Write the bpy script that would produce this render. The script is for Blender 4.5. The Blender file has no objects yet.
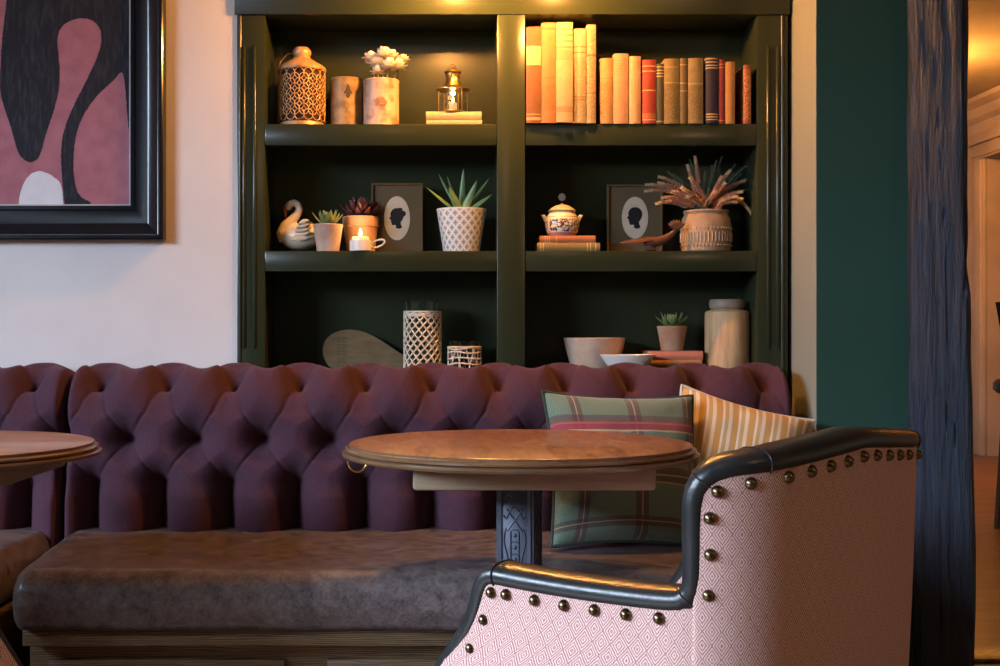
import bpy, bmesh, math, random
from mathutils import Vector, Matrix, noise as mnoise
from mathutils.geometry import tessellate_polygon
PI = math.pi
random.seed(7)
S = bpy.context.scene
COL = S.collection
F = 1258.0
CZ = 0.95
def X(px, y): return (px-450.0)*y/F
def Z(py, y): return CZ+(333.0-py)*y/F

# ------------------------------------------------------------------ materials
class NT:
    def __init__(s, m):
        s.t = m.node_tree; s.n = s.t.nodes; s.b = s.n['Principled BSDF']
    def add(s, typ, **kw):
        n = s.n.new(typ)
        for k, v in kw.items(): setattr(n, k, v)
        return n
    def link(s, a, b): s.t.links.new(a, b)
    def val(s, sock, v):
        if hasattr(v, 'is_linked') or isinstance(v, bpy.types.NodeSocket): s.link(v, sock)
        else: sock.default_value = v
    def math(s, op, a, b=0.0, c=None):
        n = s.add('ShaderNodeMath', operation=op)
        s.val(n.inputs[0], a); s.val(n.inputs[1], b)
        if c is not None: s.val(n.inputs[2], c)
        return n.outputs[0]
    def mix(s, f, a, b, mode='MIX'):
        n = s.add('ShaderNodeMix', data_type='RGBA', blend_type=mode)
        s.val(n.inputs['Factor'], f)
        for k, v in (('A', a), ('B', b)):
            sock = [i for i in n.inputs if i.name == k and i.type == 'RGBA'][0]
            if isinstance(v, bpy.types.NodeSocket): s.link(v, sock)
            else: sock.default_value = (*v, 1.0)
        return [o for o in n.outputs if o.type == 'RGBA'][0]
    def coords(s, kind='Object', scale=(1,1,1), rot=(0,0,0), loc=(0,0,0)):
        tc = s.add('ShaderNodeTexCoord'); mp = s.add('ShaderNodeMapping')
        mp.inputs['Scale'].default_value = scale; mp.inputs['Rotation'].default_value = rot
        mp.inputs['Location'].default_value = loc
        s.link(tc.outputs[kind], mp.inputs[0]); return mp.outputs[0]
    def noise(s, vec, scale=10, detail=4, rough=.55, dist=0.0):
        n = s.add('ShaderNodeTexNoise'); n.inputs['Scale'].default_value = scale
        n.inputs['Detail'].default_value = detail; n.inputs['Roughness'].default_value = rough
        n.inputs['Distortion'].default_value = dist
        s.link(vec, n.inputs['Vector']); return n.outputs['Fac']
    def ramp(s, fac, stops, interp='LINEAR'):
        n = s.add('ShaderNodeValToRGB'); cr = n.color_ramp; cr.interpolation = interp
        while len(cr.elements) < len(stops): cr.elements.new(0.5)
        for e, (p, c) in zip(cr.elements, stops):
            e.position = p; e.color = (*c, 1) if len(c) == 3 else c
        s.link(fac, n.inputs[0]); return n.outputs[0]
    def step(s, fac, lo, hi):
        n = s.add('ShaderNodeMapRange'); s.link(fac, n.inputs[0])
        n.inputs[1].default_value = lo; n.inputs[2].default_value = hi
        return n.outputs[0]
    def bump(s, h, strength=.3, dist=.002):
        n = s.add('ShaderNodeBump'); n.inputs['Strength'].default_value = strength
        n.inputs['Distance'].default_value = dist
        s.link(h, n.inputs['Height']); s.link(n.outputs[0], s.b.inputs['Normal'])
def newmat(name):
    m = bpy.data.materials.new(name); m.use_nodes = True
    return m, NT(m)
def mat(name, col, rough=.5, metal=0.0, col2=None, scale=20, stretch=(1,1,1), bump=0, bscale=None, bdist=.002,
        sheen=0, coat=0, spec=.5, lo=.35, hi=.65, detail=4, trans=0, ior=1.45, emit=None, estr=0, sss=0, rough2=None):
    m, t = newmat(name); b = t.b
    b.inputs['Base Color'].default_value = (*col, 1)
    b.inputs['Roughness'].default_value = rough; b.inputs['Metallic'].default_value = metal
    b.inputs['Specular IOR Level'].default_value = spec
    b.inputs['Sheen Weight'].default_value = sheen; b.inputs['Coat Weight'].default_value = coat
    b.inputs['Sheen Roughness'].default_value = .4
    b.inputs['Transmission Weight'].default_value = trans; b.inputs['IOR'].default_value = ior
    b.inputs['Subsurface Weight'].default_value = sss
    if emit:
        b.inputs['Emission Color'].default_value = (*emit, 1); b.inputs['Emission Strength'].default_value = estr
    v = t.coords('Object', stretch)
    nz = t.noise(v, scale, detail)
    f = t.step(nz, lo, hi)
    c2 = col2 if col2 else tuple(c*.8 for c in col)
    t.link(t.mix(f, col, c2), b.inputs['Base Color'])
    if rough2 is not None:
        t.link(t.math('MULTIPLY_ADD', f, rough2-rough, rough), b.inputs['Roughness'])
    if bump:
        t.bump(t.noise(t.coords('Object', stretch), bscale or scale*3, 5), bump, bdist)
    return m

def wood(name, dark, light, scale=6, stretch=(1, 12, 12), rough=.4, coat=0, ring=8, bump=.15, dist=2.5):
    m, t = newmat(name)
    v = t.coords('Object', stretch)
    w = t.add('ShaderNodeTexWave', wave_type='RINGS', rings_direction='Y'); t.link(v, w.inputs[0])
    w.inputs['Scale'].default_value = ring; w.inputs['Distortion'].default_value = dist*3
    w.inputs['Detail'].default_value = 3; w.inputs['Detail Scale'].default_value = 1.2
    n = t.noise(v, scale, 6, .65, .6)
    f = t.math('ADD', t.math('MULTIPLY', w.outputs['Fac'], .45), t.math('MULTIPLY', n, .6))
    c = t.ramp(f, [(.25, dark), (.75, light)])
    t.link(c, t.b.inputs['Base Color'])
    t.b.inputs['Roughness'].default_value = rough; t.b.inputs['Coat Weight'].default_value = coat
    t.b.inputs['Coat Roughness'].default_value = .12
    t.bump(f, bump, .001)
    return m

M = {}
M['plaster'] = mat('plaster_paint', (.66,.61,.60), .85, col2=(.62,.57,.56), scale=4, bump=.12, bscale=90, bdist=.001, spec=.2)
M['green'] = mat('green_paint', (.0215,.0275,.0135), .24, col2=(.0235,.030,.015), scale=3, bump=.06, bscale=60, bdist=.001)
M['greenwall'] = mat('green_wall_paint', (.026,.072,.052), .7, col2=(.029,.078,.056), scale=3, bump=.1, bscale=80, bdist=.001, spec=.3)
M['sage'] = mat('sage_paint', (.21,.225,.19), .75, col2=(.23,.24,.20), scale=3, bump=.1, bscale=80, bdist=.001, spec=.3)
M['white_ceiling'] = mat('ceiling_paint', (.42,.38,.33), .9, scale=3)
M['cream_paint'] = mat('cream_paint', (.62,.50,.36), .5, scale=3)

# aubergine wool with flecks
def wool():
    m, t = newmat('aubergine_wool'); b = t.b
    v = t.coords('Object')
    f1 = t.noise(v, 700, 2, .6); f2 = t.noise(v, 14, 3)
    c = t.mix(t.step(f1, .35, .7), (.034,.0115,.021), (.098,.042,.060))
    c = t.mix(t.step(f2, .3, .8), c, t.mix(.5, c, (.045,.018,.03)))
    t.link(c, b.inputs['Base Color'])
    b.inputs['Roughness'].default_value = .9; b.inputs['Specular IOR Level'].default_value = .15
    b.inputs['Sheen Weight'].default_value = .14; b.inputs['Sheen Roughness'].default_value = .45
    b.inputs['Sheen Tint'].default_value = (.6,.45,.6,1)
    t.bump(f1, .35, .0012)
    return m
M['wool'] = wool()
def leather(name, a, bcol, rough=.4, rough2=.55, scale=18, bsc=240):
    m, t = newmat(name); b = t.b
    v = t.coords('Object'); n1 = t.noise(v, scale, 7, .7, .5); n2 = t.noise(v, scale*5, 5, .7)
    f = t.math('MULTIPLY_ADD', n2, .35, t.math('MULTIPLY', n1, .65))
    c = t.ramp(f, [(.38, a), (.62, bcol)])
    t.link(c, b.inputs['Base Color'])
    t.link(t.math('MULTIPLY_ADD', t.step(f, .35, .65), rough2-rough, rough), b.inputs['Roughness'])
    vo = t.add('ShaderNodeTexVoronoi'); vo.inputs['Scale'].default_value = bsc; t.link(v, vo.inputs['Vector'])
    t.bump(t.math('ADD', vo.outputs['Distance'], t.math('MULTIPLY', n1, 2.0)), .12, .001)
    return m
M['seat_leather'] = leather('worn_brown_leather', (.048,.037,.038), (.165,.130,.126), .28, .46, 34)
M['trim_leather'] = leather('dark_trim_leather', (.012,.014,.015), (.02,.023,.024), .27, .36, 30, 300)
M['oak_dark'] = wood('dark_oak', (.035,.020,.010), (.22,.14,.07), 7, (1.2,9,16), .45, 0, 5)
def veneer():
    m, t = newmat('polished_table_veneer')
    tc = t.add('ShaderNodeTexCoord'); sp = t.add('ShaderNodeSeparateXYZ'); t.link(tc.outputs['Object'], sp.inputs[0])
    # book-matched leaves: the grain mirrors at each joint
    xx = t.math('ABSOLUTE', t.math('ADD', t.math('PINGPONG', t.math('ADD', sp.outputs[0], 1.0), .11), 0.0))
    cb = t.add('ShaderNodeCombineXYZ'); t.link(xx, cb.inputs[0]); t.link(t.math('MULTIPLY', sp.outputs[1], .22), cb.inputs[1])
    n = t.noise(cb.outputs[0], 24, 7, .62, 1.6); n2 = t.noise(cb.outputs[0], 150, 3, .6)
    f = t.math('MULTIPLY_ADD', n2, .3, t.math('MULTIPLY', n, .75))
    c = t.ramp(f, [(.40, (.15,.052,.020)), (.50, (.32,.135,.058)), (.64, (.47,.235,.115))])
    leaf = t.math('FRACT', t.math('MULTIPLY', t.math('FLOOR', t.math('DIVIDE', t.math('ADD', sp.outputs[0], 1.0), .11)), .618))
    c = t.mix(t.math('MULTIPLY', leaf, .5), c, (.16,.06,.028))
    t.link(c, t.b.inputs['Base Color']); t.b.inputs['Roughness'].default_value = .33
    t.b.inputs['Coat Weight'].default_value = .2; t.b.inputs['Coat Roughness'].default_value = .12
    return m
M['table_wood'] = veneer()
M['table_edge'] = mat('table_edge_wood', (.17,.095,.048), .30, col2=(.12,.062,.03), scale=14, coat=.3, stretch=(1,1,3))
M['table_block'] = mat('table_block_wood', (.20,.145,.09), .5, col2=(.26,.19,.12), scale=9, stretch=(1,1,12), bump=.05)
M['iron'] = mat('dark_cast_iron', (.042,.052,.075), .40, .35, col2=(.06,.07,.098), scale=60, bump=.2, bscale=150)
M['brass'] = mat('brass', (.66,.44,.16), .28, 1.0, col2=(.5,.33,.12), scale=40)
M['old_brass'] = mat('antique_brass', (.20,.15,.09), .3, 1.0, col2=(.09,.065,.04), scale=120)
M['black_frame'] = mat('black_frame_lacquer', (.006,.008,.013), .19, 0, scale=20, coat=.0)
M['frame_lip'] = mat('pale_frame_lip', (.45,.48,.52), .35)
M['glass'] = mat('clear_glass', (.95,.97,.97), .02, trans=1.0, ior=1.45, col2=(.95,.97,.97))
M['white_china'] = mat('white_china', (.78,.74,.68), .22, coat=.3, col2=(.74,.70,.64))
M['terracotta'] = mat('terracotta', (.42,.19,.10), .8, col2=(.5,.30,.20), scale=25, bump=.1)
M['terracotta_pale'] = mat('weathered_terracotta', (.45,.25,.17), .8, col2=(.56,.42,.34), scale=18, bump=.1)
M['soil'] = mat('potting_soil', (.02,.013,.008), .95, scale=200, bump=.5)
M['leaf'] = mat('succulent_leaf', (.12,.19,.06), .4, col2=(.27,.30,.11), scale=40)
M['aloe'] = mat('aloe_leaf', (.10,.20,.075), .38, col2=(.16,.27,.10), scale=25)
M['red_leaf'] = mat('burgundy_leaf', (.075,.018,.020), .35, col2=(.16,.05,.05), scale=40)
M['heather'] = mat('heather_bud', (.52,.29,.13), .75, col2=(.32,.13,.13), scale=180)
M['heather_tip'] = mat('heather_tip', (.62,.45,.24), .75, col2=(.5,.36,.2), scale=120)
M['heather_green'] = mat('heather_green', (.05,.085,.06), .7, col2=(.10,.14,.07), scale=120)
M['petal'] = mat('white_petal', (.85,.80,.68), .6, sss=.1, col2=(.80,.74,.60))
M['stem'] = mat('dry_stem', (.30,.19,.08), .7)
M['paper'] = mat('page_paper', (.60,.46,.28), .85, col2=(.48,.35,.2), scale=250, stretch=(1,1,1))
M['rattan'] = mat('rattan', (.74,.62,.47), .65, col2=(.6,.47,.32), scale=90)
M['fret'] = mat('pierced_metal', (.55,.36,.19), .45, .35, col2=(.38,.22,.10), scale=60)
M['fret_dark'] = mat('lantern_hollow_dark', (.05,.018,.012), .8)  # shade inside the lanterns, put into the colour
M['dark_wood'] = mat('carved_dark_wood', (.075,.030,.018), .38, col2=(.13,.055,.03), scale=30, stretch=(1,1,1), bump=.1)
M['board_wood'] = mat('old_board_wood', (.12,.072,.028), .6, col2=(.17,.105,.042), scale=10, stretch=(2,1,9), bump=.1)
M['mat_card'] = mat('olive_mount_card', (.085,.062,.030), .8, col2=(.10,.072,.035), scale=12)
M['frame_wood'] = mat('thin_gilt_frame', (.17,.105,.040), .4, .25, col2=(.12,.075,.03), scale=30)
M['cream_oval'] = mat('cream_paper', (.55,.48,.37), .8)
M['black_ink'] = mat('black_ink', (.006,.006,.007), .8)
M['wax'] = mat('candle_wax', (.80,.68,.48), .5, sss=.2, emit=(1,.62,.22), estr=.6)
M['flame'] = mat('flame', (1,.7,.3), .5, emit=(1,.62,.20), estr=25)
M['orange_beak'] = mat('orange_glaze', (.50,.12,.05), .35)
M['swan'] = mat('glazed_cream', (.66,.57,.42), .3, col2=(.55,.47,.36), scale=30, coat=.2)
M['swan_wing'] = mat('grey_glaze', (.34,.33,.26), .35, col2=(.5,.46,.36), scale=60)
M['bowl_cream'] = mat('stone_bowl_glaze', (.55,.40,.30), .45, col2=(.42,.27,.2), scale=14)
M['jar_lid'] = mat('grey_brown_rim', (.20,.155,.105), .55, col2=(.28,.22,.15), scale=40)
def streak(name, a, b, c3):
    m, t = newmat(name)
    v = t.coords('Object', (1,1,.12)); n = t.noise(v, 60, 6, .7); n2 = t.noise(t.coords('Object'), 12, 4)
    c = t.ramp(n, [(.3, a), (.6, b)])
    c = t.mix(t.step(n2, .5, .75), c, c3)
    t.link(c, t.b.inputs['Base Color']); t.b.inputs['Roughness'].default_value = .6; t.bump(n, .3, .001)
    return m
M['jar'] = streak('streaked_stoneware', (.36,.19,.08), (.62,.41,.22), (.52,.31,.14))
M['timber_post'] = None
def post_mat():
    m, t = newmat('blue_black_painted_timber')
    v = t.coords('Object', (1,1,.06)); n = t.noise(v, 55, 8, .72, .3); n2 = t.noise(t.coords('Object'), 9, 4)
    c = t.ramp(n, [(.3, (.003,.004,.007)), (.46, (.014,.023,.044)), (.8, (.030,.044,.082))])
    t.link(c, t.b.inputs['Base Color']); t.b.inputs['Roughness'].default_value = .42
    t.bump(t.math('ADD', n, t.math('MULTIPLY', n2, .5)), 1.0, .012)
    return m
M['timber_post'] = post_mat()
def floor_mat():
    m, t = newmat('oak_floor_planks')
    v = t.coords('Object')
    br = t.add('ShaderNodeTexBrick'); t.link(v, br.inputs['Vector'])
    br.inputs['Scale'].default_value = 1; br.inputs['Brick Width'].default_value = 1.6; br.inputs['Row Height'].default_value = .13
    br.inputs['Mortar Size'].default_value = .003; br.inputs['Color1'].default_value = (.30,.15,.055,1)
    br.inputs['Color2'].default_value = (.20,.095,.035,1); br.inputs['Mortar'].default_value = (.04,.02,.01,1)
    n = t.noise(t.coords('Object', (1,9,1)), 5, 6, .65, .4)
    c = t.mix(t.step(n, .35, .7), br.outputs['Color'], t.mix(.55, br.outputs['Color'], (.10,.045,.015)))
    t.link(c, t.b.inputs['Base Color']); t.b.inputs['Roughness'].default_value = .33
    return m
M['floor'] = floor_mat()
def chair_fabric():
    m, t = newmat('pink_lozenge_weave')
    tc = t.add('ShaderNodeTexCoord'); sp = t.add('ShaderNodeSeparateXYZ'); t.link(tc.outputs['UV'], sp.inputs[0])
    U = t.math('DIVIDE', sp.outputs[0], .0235); V = t.math('DIVIDE', sp.outputs[1], .032)
    a = t.math('ABSOLUTE', t.math('SUBTRACT', t.math('FRACT', U), .5))
    b2 = t.math('ABSOLUTE', t.math('SUBTRACT', t.math('FRACT', V), .5))
    # ogee: bend the diamond sides a little
    d = t.math('ADD', a, b2)
    wob = t.math('MULTIPLY', t.noise(tc.outputs['UV'], 190, 3), .12)
    ph = t.math('MULTIPLY', t.math('ADD', d, wob), 2*PI*6.5)
    ring = t.math('SINE', ph)
    edge = t.math('ABSOLUTE', t.math('SUBTRACT', d, .5))
    bold = t.step(edge, .06, .02)
    thread = t.noise(tc.outputs['UV'], 900, 2, .6)
    f = t.step(t.math('ADD', t.math('MULTIPLY', ring, .5), t.math('MULTIPLY', thread, .8)), .0, .75)
    c = t.mix(f, (.40,.155,.140), (.70,.54,.49))
    c = t.mix(t.math('MULTIPLY', bold, .4), c, (.38,.14,.125))
    t.link(c, t.b.inputs['Base Color']); t.b.inputs['Roughness'].default_value = .85
    t.b.inputs['Sheen Weight'].default_value = .15; t.b.inputs['Specular IOR Level'].default_value = .2
    t.bump(t.math('ADD', t.math('MULTIPLY', ring, .3), thread), .3, .0008)
    return m
M['chair_fabric'] = chair_fabric()
def inrange(t, x, a, b):
    return t.math('MULTIPLY', t.math('GREATER_THAN', x, a), t.math('LESS_THAN', x, b))
def plaid():
    m, t = newmat('green_tartan_wool')
    tc = t.add('ShaderNodeTexCoord'); sp = t.add('ShaderNodeSeparateXYZ'); t.link(tc.outputs['UV'], sp.inputs[0])
    th = t.noise(tc.outputs['UV'], 170, 3, .75)
    c = t.mix(t.step(th, .36, .64), (.055,.115,.090), (.215,.26,.185))
    tints = {}
    def band(c, x, a, b, col, s):
        return t.mix(t.math('MULTIPLY', inrange(t, x, a, b), s), c, col)
    u, v = sp.outputs[0], sp.outputs[1]
    for x, bands in ((u, [(.13,.20),(.50,.585),(.90,.97)]), (v, [(.07,.13),(.34,.45),(.70,.82)])):
        for (a, b) in bands:
            c = band(c, x, a, b, (.085,.035,.045), .62)
            c = band(c, x, a+.46*(b-a), a+.56*(b-a), (.50,.36,.18), .65)
    c = band(c, v, .715, .775, (.32,.035,.06), .7)
    c = band(c, v, .70, .712, (.55,.42,.22), .7)
    c = band(c, v, .34, .352, (.50,.36,.18), .6)
    t.link(c, t.b.inputs['Base Color']); t.b.inputs['Roughness'].default_value = .95
    t.b.inputs['Sheen Weight'].default_value = .25; t.b.inputs['Specular IOR Level'].default_value = .1
    t.bump(th, .4, .001)
    return m
M['plaid'] = plaid()
def stripe():
    m, t = newmat('mustard_stripe_cotton')
    tc = t.add('ShaderNodeTexCoord'); sp = t.add('ShaderNodeSeparateXYZ'); t.link(tc.outputs['UV'], sp.inputs[0])
    x = t.math('FRACT', t.math('MULTIPLY', sp.outputs[0], 8))
    c = t.mix(inrange(t, x, .0, .40), (.62,.55,.43), (.46,.25,.055))
    c = t.mix(inrange(t, x, .40, .50), c, (.66,.60,.50))
    c = t.mix(inrange(t, x, .55, .78), c, (.46,.30,.11))
    c = t.mix(t.math('MULTIPLY', t.noise(tc.outputs['UV'], 300, 2), .25), c, (.66,.6,.5))
    t.link(c, t.b.inputs['Base Color']); t.b.inputs['Roughness'].default_value = .9
    t.b.inputs['Specular IOR Level'].default_value = .15
    return m
M['stripe'] = stripe()
M['piping'] = mat('cream_piping', (.62,.56,.45), .8)
M['plaid_edge'] = mat('dark_green_piping', (.035,.05,.04), .9)
M['art_pink'] = mat('chalk_pink', (.37,.145,.185), .9, col2=(.30,.115,.155), scale=25, bump=.15)
M['art_black'] = mat('charcoal_strokes', (.010,.012,.020), .9, col2=(.035,.038,.052), scale=40, stretch=(3.2,1,.6), lo=.45, hi=.8)
M['art_white'] = mat('chalk_white', (.62,.64,.70), .9, col2=(.58,.6,.67), scale=40)

# ------------------------------------------------------------------ mesh builder
class MB:
    def __init__(s): s.v = []; s.f = []; s.mi = []; s.uv = None; s.cur = 0
    def add(s, vs, fs):
        o = len(s.v); s.v += [tuple(p) for p in vs]
        s.f += [tuple(i+o for i in f) for f in fs]; s.mi += [s.cur]*len(fs)
    def box(s, x0, x1, y0, y1, z0, z1):
        v = [(x, y, z) for x in (x0, x1) for y in (y0, y1) for z in (z0, z1)]
        s.add(v, [(0,1,3,2),(4,6,7,5),(0,4,5,1),(2,3,7,6),(0,2,6,4),(1,5,7,3)])
    def bbox(s, x0, x1, y0, y1, z0, z1, r=.002, seg=2):
        bm = bmesh.new(); bmesh.ops.create_cube(bm, size=1)
        for p in bm.verts: p.co = Vector(((x0+x1)/2+p.co.x*(x1-x0), (y0+y1)/2+p.co.y*(y1-y0), (z0+z1)/2+p.co.z*(z1-z0)))
        bmesh.ops.bevel(bm, geom=bm.edges[:], offset=r, segments=seg, profile=.5, affect='EDGES')
        s.bm(bm)
    def bm(s, bm, mtx=None):
        bm.verts.ensure_lookup_table(); bm.verts.index_update()
        if mtx: bmesh.ops.transform(bm, matrix=mtx, verts=bm.verts)
        s.add([p.co[:] for p in bm.verts], [[p.index for p in f.verts] for f in bm.faces]); bm.free()
    def lathe(s, prof, n=48, c=(0,0,0), a0=0.0, closed=False):
        vs = []; fs = []; k = len(prof)
        for i in range(n):
            a = a0+2*PI*i/n
            for (r, z) in prof: vs.append((c[0]+r*math.cos(a), c[1]+r*math.sin(a), c[2]+z))
        for i in range(n):
            j = (i+1) % n
            for q in range(k-1):
                fs.append((i*k+q, j*k+q, j*k+q+1, i*k+q+1))
            if closed: fs.append((i*k+k-1, j*k+k-1, j*k, i*k))
        s.add(vs, fs)
        if not closed:
            if prof[0][0] > 1e-5: s.f.append(tuple(len(s.v)-n*k+i*k for i in reversed(range(n)))); s.mi.append(s.cur)
            if prof[-1][0] > 1e-5: s.f.append(tuple(len(s.v)-n*k+i*k+k-1 for i in range(n))); s.mi.append(s.cur)
    def tube(s, pts, r, n=8, closed=False, caps=True):
        pts = [Vector(p) for p in pts]; m = len(pts)
        rs = r if isinstance(r, (list, tuple)) else [r]*m
        up = None; vs = []
        for i in range(m):
            if closed: t = pts[(i+1) % m]-pts[i-1]
            else: t = pts[min(i+1, m-1)]-pts[max(i-1, 0)]
            t.normalize()
            if up is None:
                up = t.orthogonal().normalized()
            else:
                up = (up-t*up.dot(t))
                up = up.normalized() if up.length > 1e-6 else t.orthogonal().normalized()
            b = t.cross(up)
            for j in range(n):
                a = 2*PI*j/n; vs.append(pts[i]+(up*math.cos(a)+b*math.sin(a))*rs[i])
        fs = []
        for i in range(m if closed else m-1):
            i2 = (i+1) % m
            for j in range(n):
                j2 = (j+1) % n; fs.append((i*n+j, i*n+j2, i2*n+j2, i2*n+j))
        if caps and not closed:
            fs.append(tuple(reversed(range(n)))); fs.append(tuple((m-1)*n+j for j in range(n)))
        s.add(vs, fs)
    def prism(s, poly, y0, y1):          # polygon in x,z extruded along y
        n = len(poly)
        vs = [(p[0], y0, p[1]) for p in poly]+[(p[0], y1, p[1]) for p in poly]
        s.add(vs, [tuple(range(n)), tuple(reversed(range(n, 2*n)))]+[(i, i+n, (i+1) % n+n, (i+1) % n) for i in range(n)])
    def sphere(s, c, r, seg=16, ring=10, sc=(1,1,1), mtx=None):
        bm = bmesh.new(); bmesh.ops.create_uvsphere(bm, u_segments=seg, v_segments=ring, radius=r)
        m = Matrix.Translation(c) @ (mtx if mtx else Matrix.Identity(4)) @ Matrix.Diagonal((*sc, 1))
        s.bm(bm, m)
    def grid(s, P, nu, nv, closeu=False, uvf=None):
        o = len(s.v)
        s.v += [tuple(P(i, j)) for i in range(nu) for j in range(nv)]
        for i in range(nu if closeu else nu-1):
            i2 = (i+1) % nu
            for j in range(nv-1):
                s.f.append((o+i*nv+j, o+i2*nv+j, o+i2*nv+j+1, o+i*nv+j+1)); s.mi.append(s.cur)
    def build(s, name, mats, parent=None, loc=(0,0,0), rotz=0, smooth=True, angle=40, uv=None, fixn=True):
        me = bpy.data.meshes.new(name); me.from_pydata(s.v, [], s.f)
        if not isinstance(mats, (list, tuple)): mats = [mats]
        for m in mats: me.materials.append(m)
        me.polygons.foreach_set('material_index', s.mi)
        if uv:
            l = me.uv_layers.new(name='UVMap')
            for lp in me.loops: l.data[lp.index].uv = uv[lp.vertex_index]
        if fixn:
            b = bmesh.new(); b.from_mesh(me); bmesh.ops.recalc_face_normals(b, faces=b.faces); b.to_mesh(me); b.free()
        if smooth:
            me.polygons.foreach_set('use_smooth', [True]*len(me.polygons))
            try: me.set_sharp_from_angle(angle=math.radians(angle))
            except Exception: pass
        me.update()
        o = bpy.data.objects.new(name, me); COL.objects.link(o); o.location = loc; o.rotation_euler = (0,0,rotz)
        if parent: o.parent = parent
        return o
def tag(o, label, cat, group=None):
    o['label'] = label; o['category'] = cat
    if group: o['group'] = group
    return o
def thing(name, label, cat, loc=(0,0,0), rotz=0, group=None):
    o = bpy.data.objects.new(name, None); COL.objects.link(o); o.location = loc; o.rotation_euler = (0,0,rotz)
    o.empty_display_size = .05
    return tag(o, label, cat, group)
def struct(mb, name, m, **k):
    o = mb.build(name, m, **k); o['kind'] = 'structure'; return o
def copy_tree(o, parent=None):
    c = o.copy(); COL.objects.link(c)
    if parent: c.parent = parent
    for ch in list(o.children): copy_tree(ch, c)
    return c

# ------------------------------------------------------------------ room
CEIL = 2.75
YF = 3.05                     # bookcase face plane
BX0, BX1 = X(237, YF), X(788, YF)
b = MB(); b.box(-2.5, 6.4, -2.6, 12.2, -.05, 0); struct(b, 'floor', M['floor'], smooth=False)
b = MB(); b.box(-2.5, 6.4, -2.7, 12.3, CEIL, CEIL+.06); struct(b, 'ceiling', M['white_ceiling'], smooth=False)
b = MB(); b.box(-2.5, BX0, 3.052, 3.30, 0, CEIL); b.box(BX0, .83, 3.052, 3.30, 2.02, CEIL); b.box(BX0, .83, 3.27, 3.30, 0, 2.02)
struct(b, 'wall_back', M['plaster'], smooth=False)
b = MB(); b.box(.83, .845, 2.852, 3.30, 0, CEIL); struct(b, 'wall_alcove', M['sage'], smooth=False)
b = MB(); b.box(.831, 1.12, 2.85, 2.851, 0, CEIL); b.box(.846, 1.12, 2.851, 3.45, 0, CEIL); struct(b, 'wall_right', M['greenwall'], smooth=False)
# left wall with window opening
WY0, WY1, WZ0, WZ1 = -1.2, 1.75, .60, 2.10
b = MB(); b.box(-2.5, -2.4, -2.7, WY0, 0, CEIL); b.box(-2.5, -2.4, WY1, 3.1, 0, CEIL)
b.box(-2.5, -2.4, WY0, WY1, 0, WZ0); b.box(-2.5, -2.4, WY0, WY1, WZ1, CEIL); struct(b, 'wall_left', M['plaster'], smooth=False)
b = MB()
for yy in (WY0, (WY0+WY1)/2-.025, WY1-.05): b.box(-2.48, -2.43, yy, yy+.05, WZ0, WZ1)
for zz in (WZ0, WZ1-.05): b.box(-2.48, -2.43, WY0, WY1, zz, zz+.05)
b.box(-2.47, -2.44, WY0, WY1, 1.60, 1.64)
struct(b, 'window_1', M['white_ceiling'], smooth=False)
b = MB(); b.box(-3.1, 6.4, -2.7, -2.6, 0, CEIL); struct(b, 'wall_rear', M['greenwall'], smooth=False)
# passage beyond the post
WX = 4.15
b = MB()
b.box(WX, WX+.15, 9.72, 12.2, 0, CEIL); b.box(WX, WX+.15, -2.6, 8.55, 0, CEIL); b.box(WX, WX+.15, 8.55, 9.72, 2.30, CEIL)
struct(b, 'wall_passage', M['cream_paint'], smooth=False)
b = MB(); b.box(-3.0, 6.4, 12.2, 12.3, 0, CEIL); b.box(WX+.15, 6.4, 10.8, 10.9, 0, CEIL); struct(b, 'wall_far', M['cream_paint'], smooth=False)
b = MB(); b.box(6.4, 6.5, -2.7, 12.3, 0, CEIL); struct(b, 'wall_east', M['cream_paint'], smooth=False)
b = MB()
for (y0, y1, z0, z1, q) in ((9.72, 9.92, 0, 2.30, 0), (8.35, 8.55, 0, 2.30, 0), (8.34, 9.93, 2.30, 2.42, .006)):
    b.bbox(WX-.03-q, WX-.0005, y0, y1, z0, z1, .006); b.bbox(WX-.045-q, WX-.02, y0+.025, y1-.025, z0+(.02 if q else 0), z1-(.02 if q else .001), .006)
b.bbox(WX-.06, WX, 8.3, 9.97, 2.42, 2.50, .01)
struct(b, 'door_1', M['cream_paint'])
b = MB(); b.prism([(WX, CEIL), (WX-.16, CEIL), (WX-.15, CEIL-.03), (WX-.08, CEIL-.06), (WX-.05, CEIL-.12), (WX-.02, CEIL-.14), (WX, CEIL-.15)], 3, 12.2)
struct(b, 'trim_1', M['cream_paint'], smooth=False)
b = MB(); b.bbox(WX+.15, 6.4, 10.77, 10.8, 0, .17, .008); b.bbox(WX+.15, 6.4, 10.755, 10.8, 0, .06, .006); struct(b, 'baseboard_far', M['cream_paint'])
b = MB(); b.bbox(1.12, 4.1, 3.62, 3.80, 0.0, .012, .005); struct(b, 'trim_2', M['oak_dark'])

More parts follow.
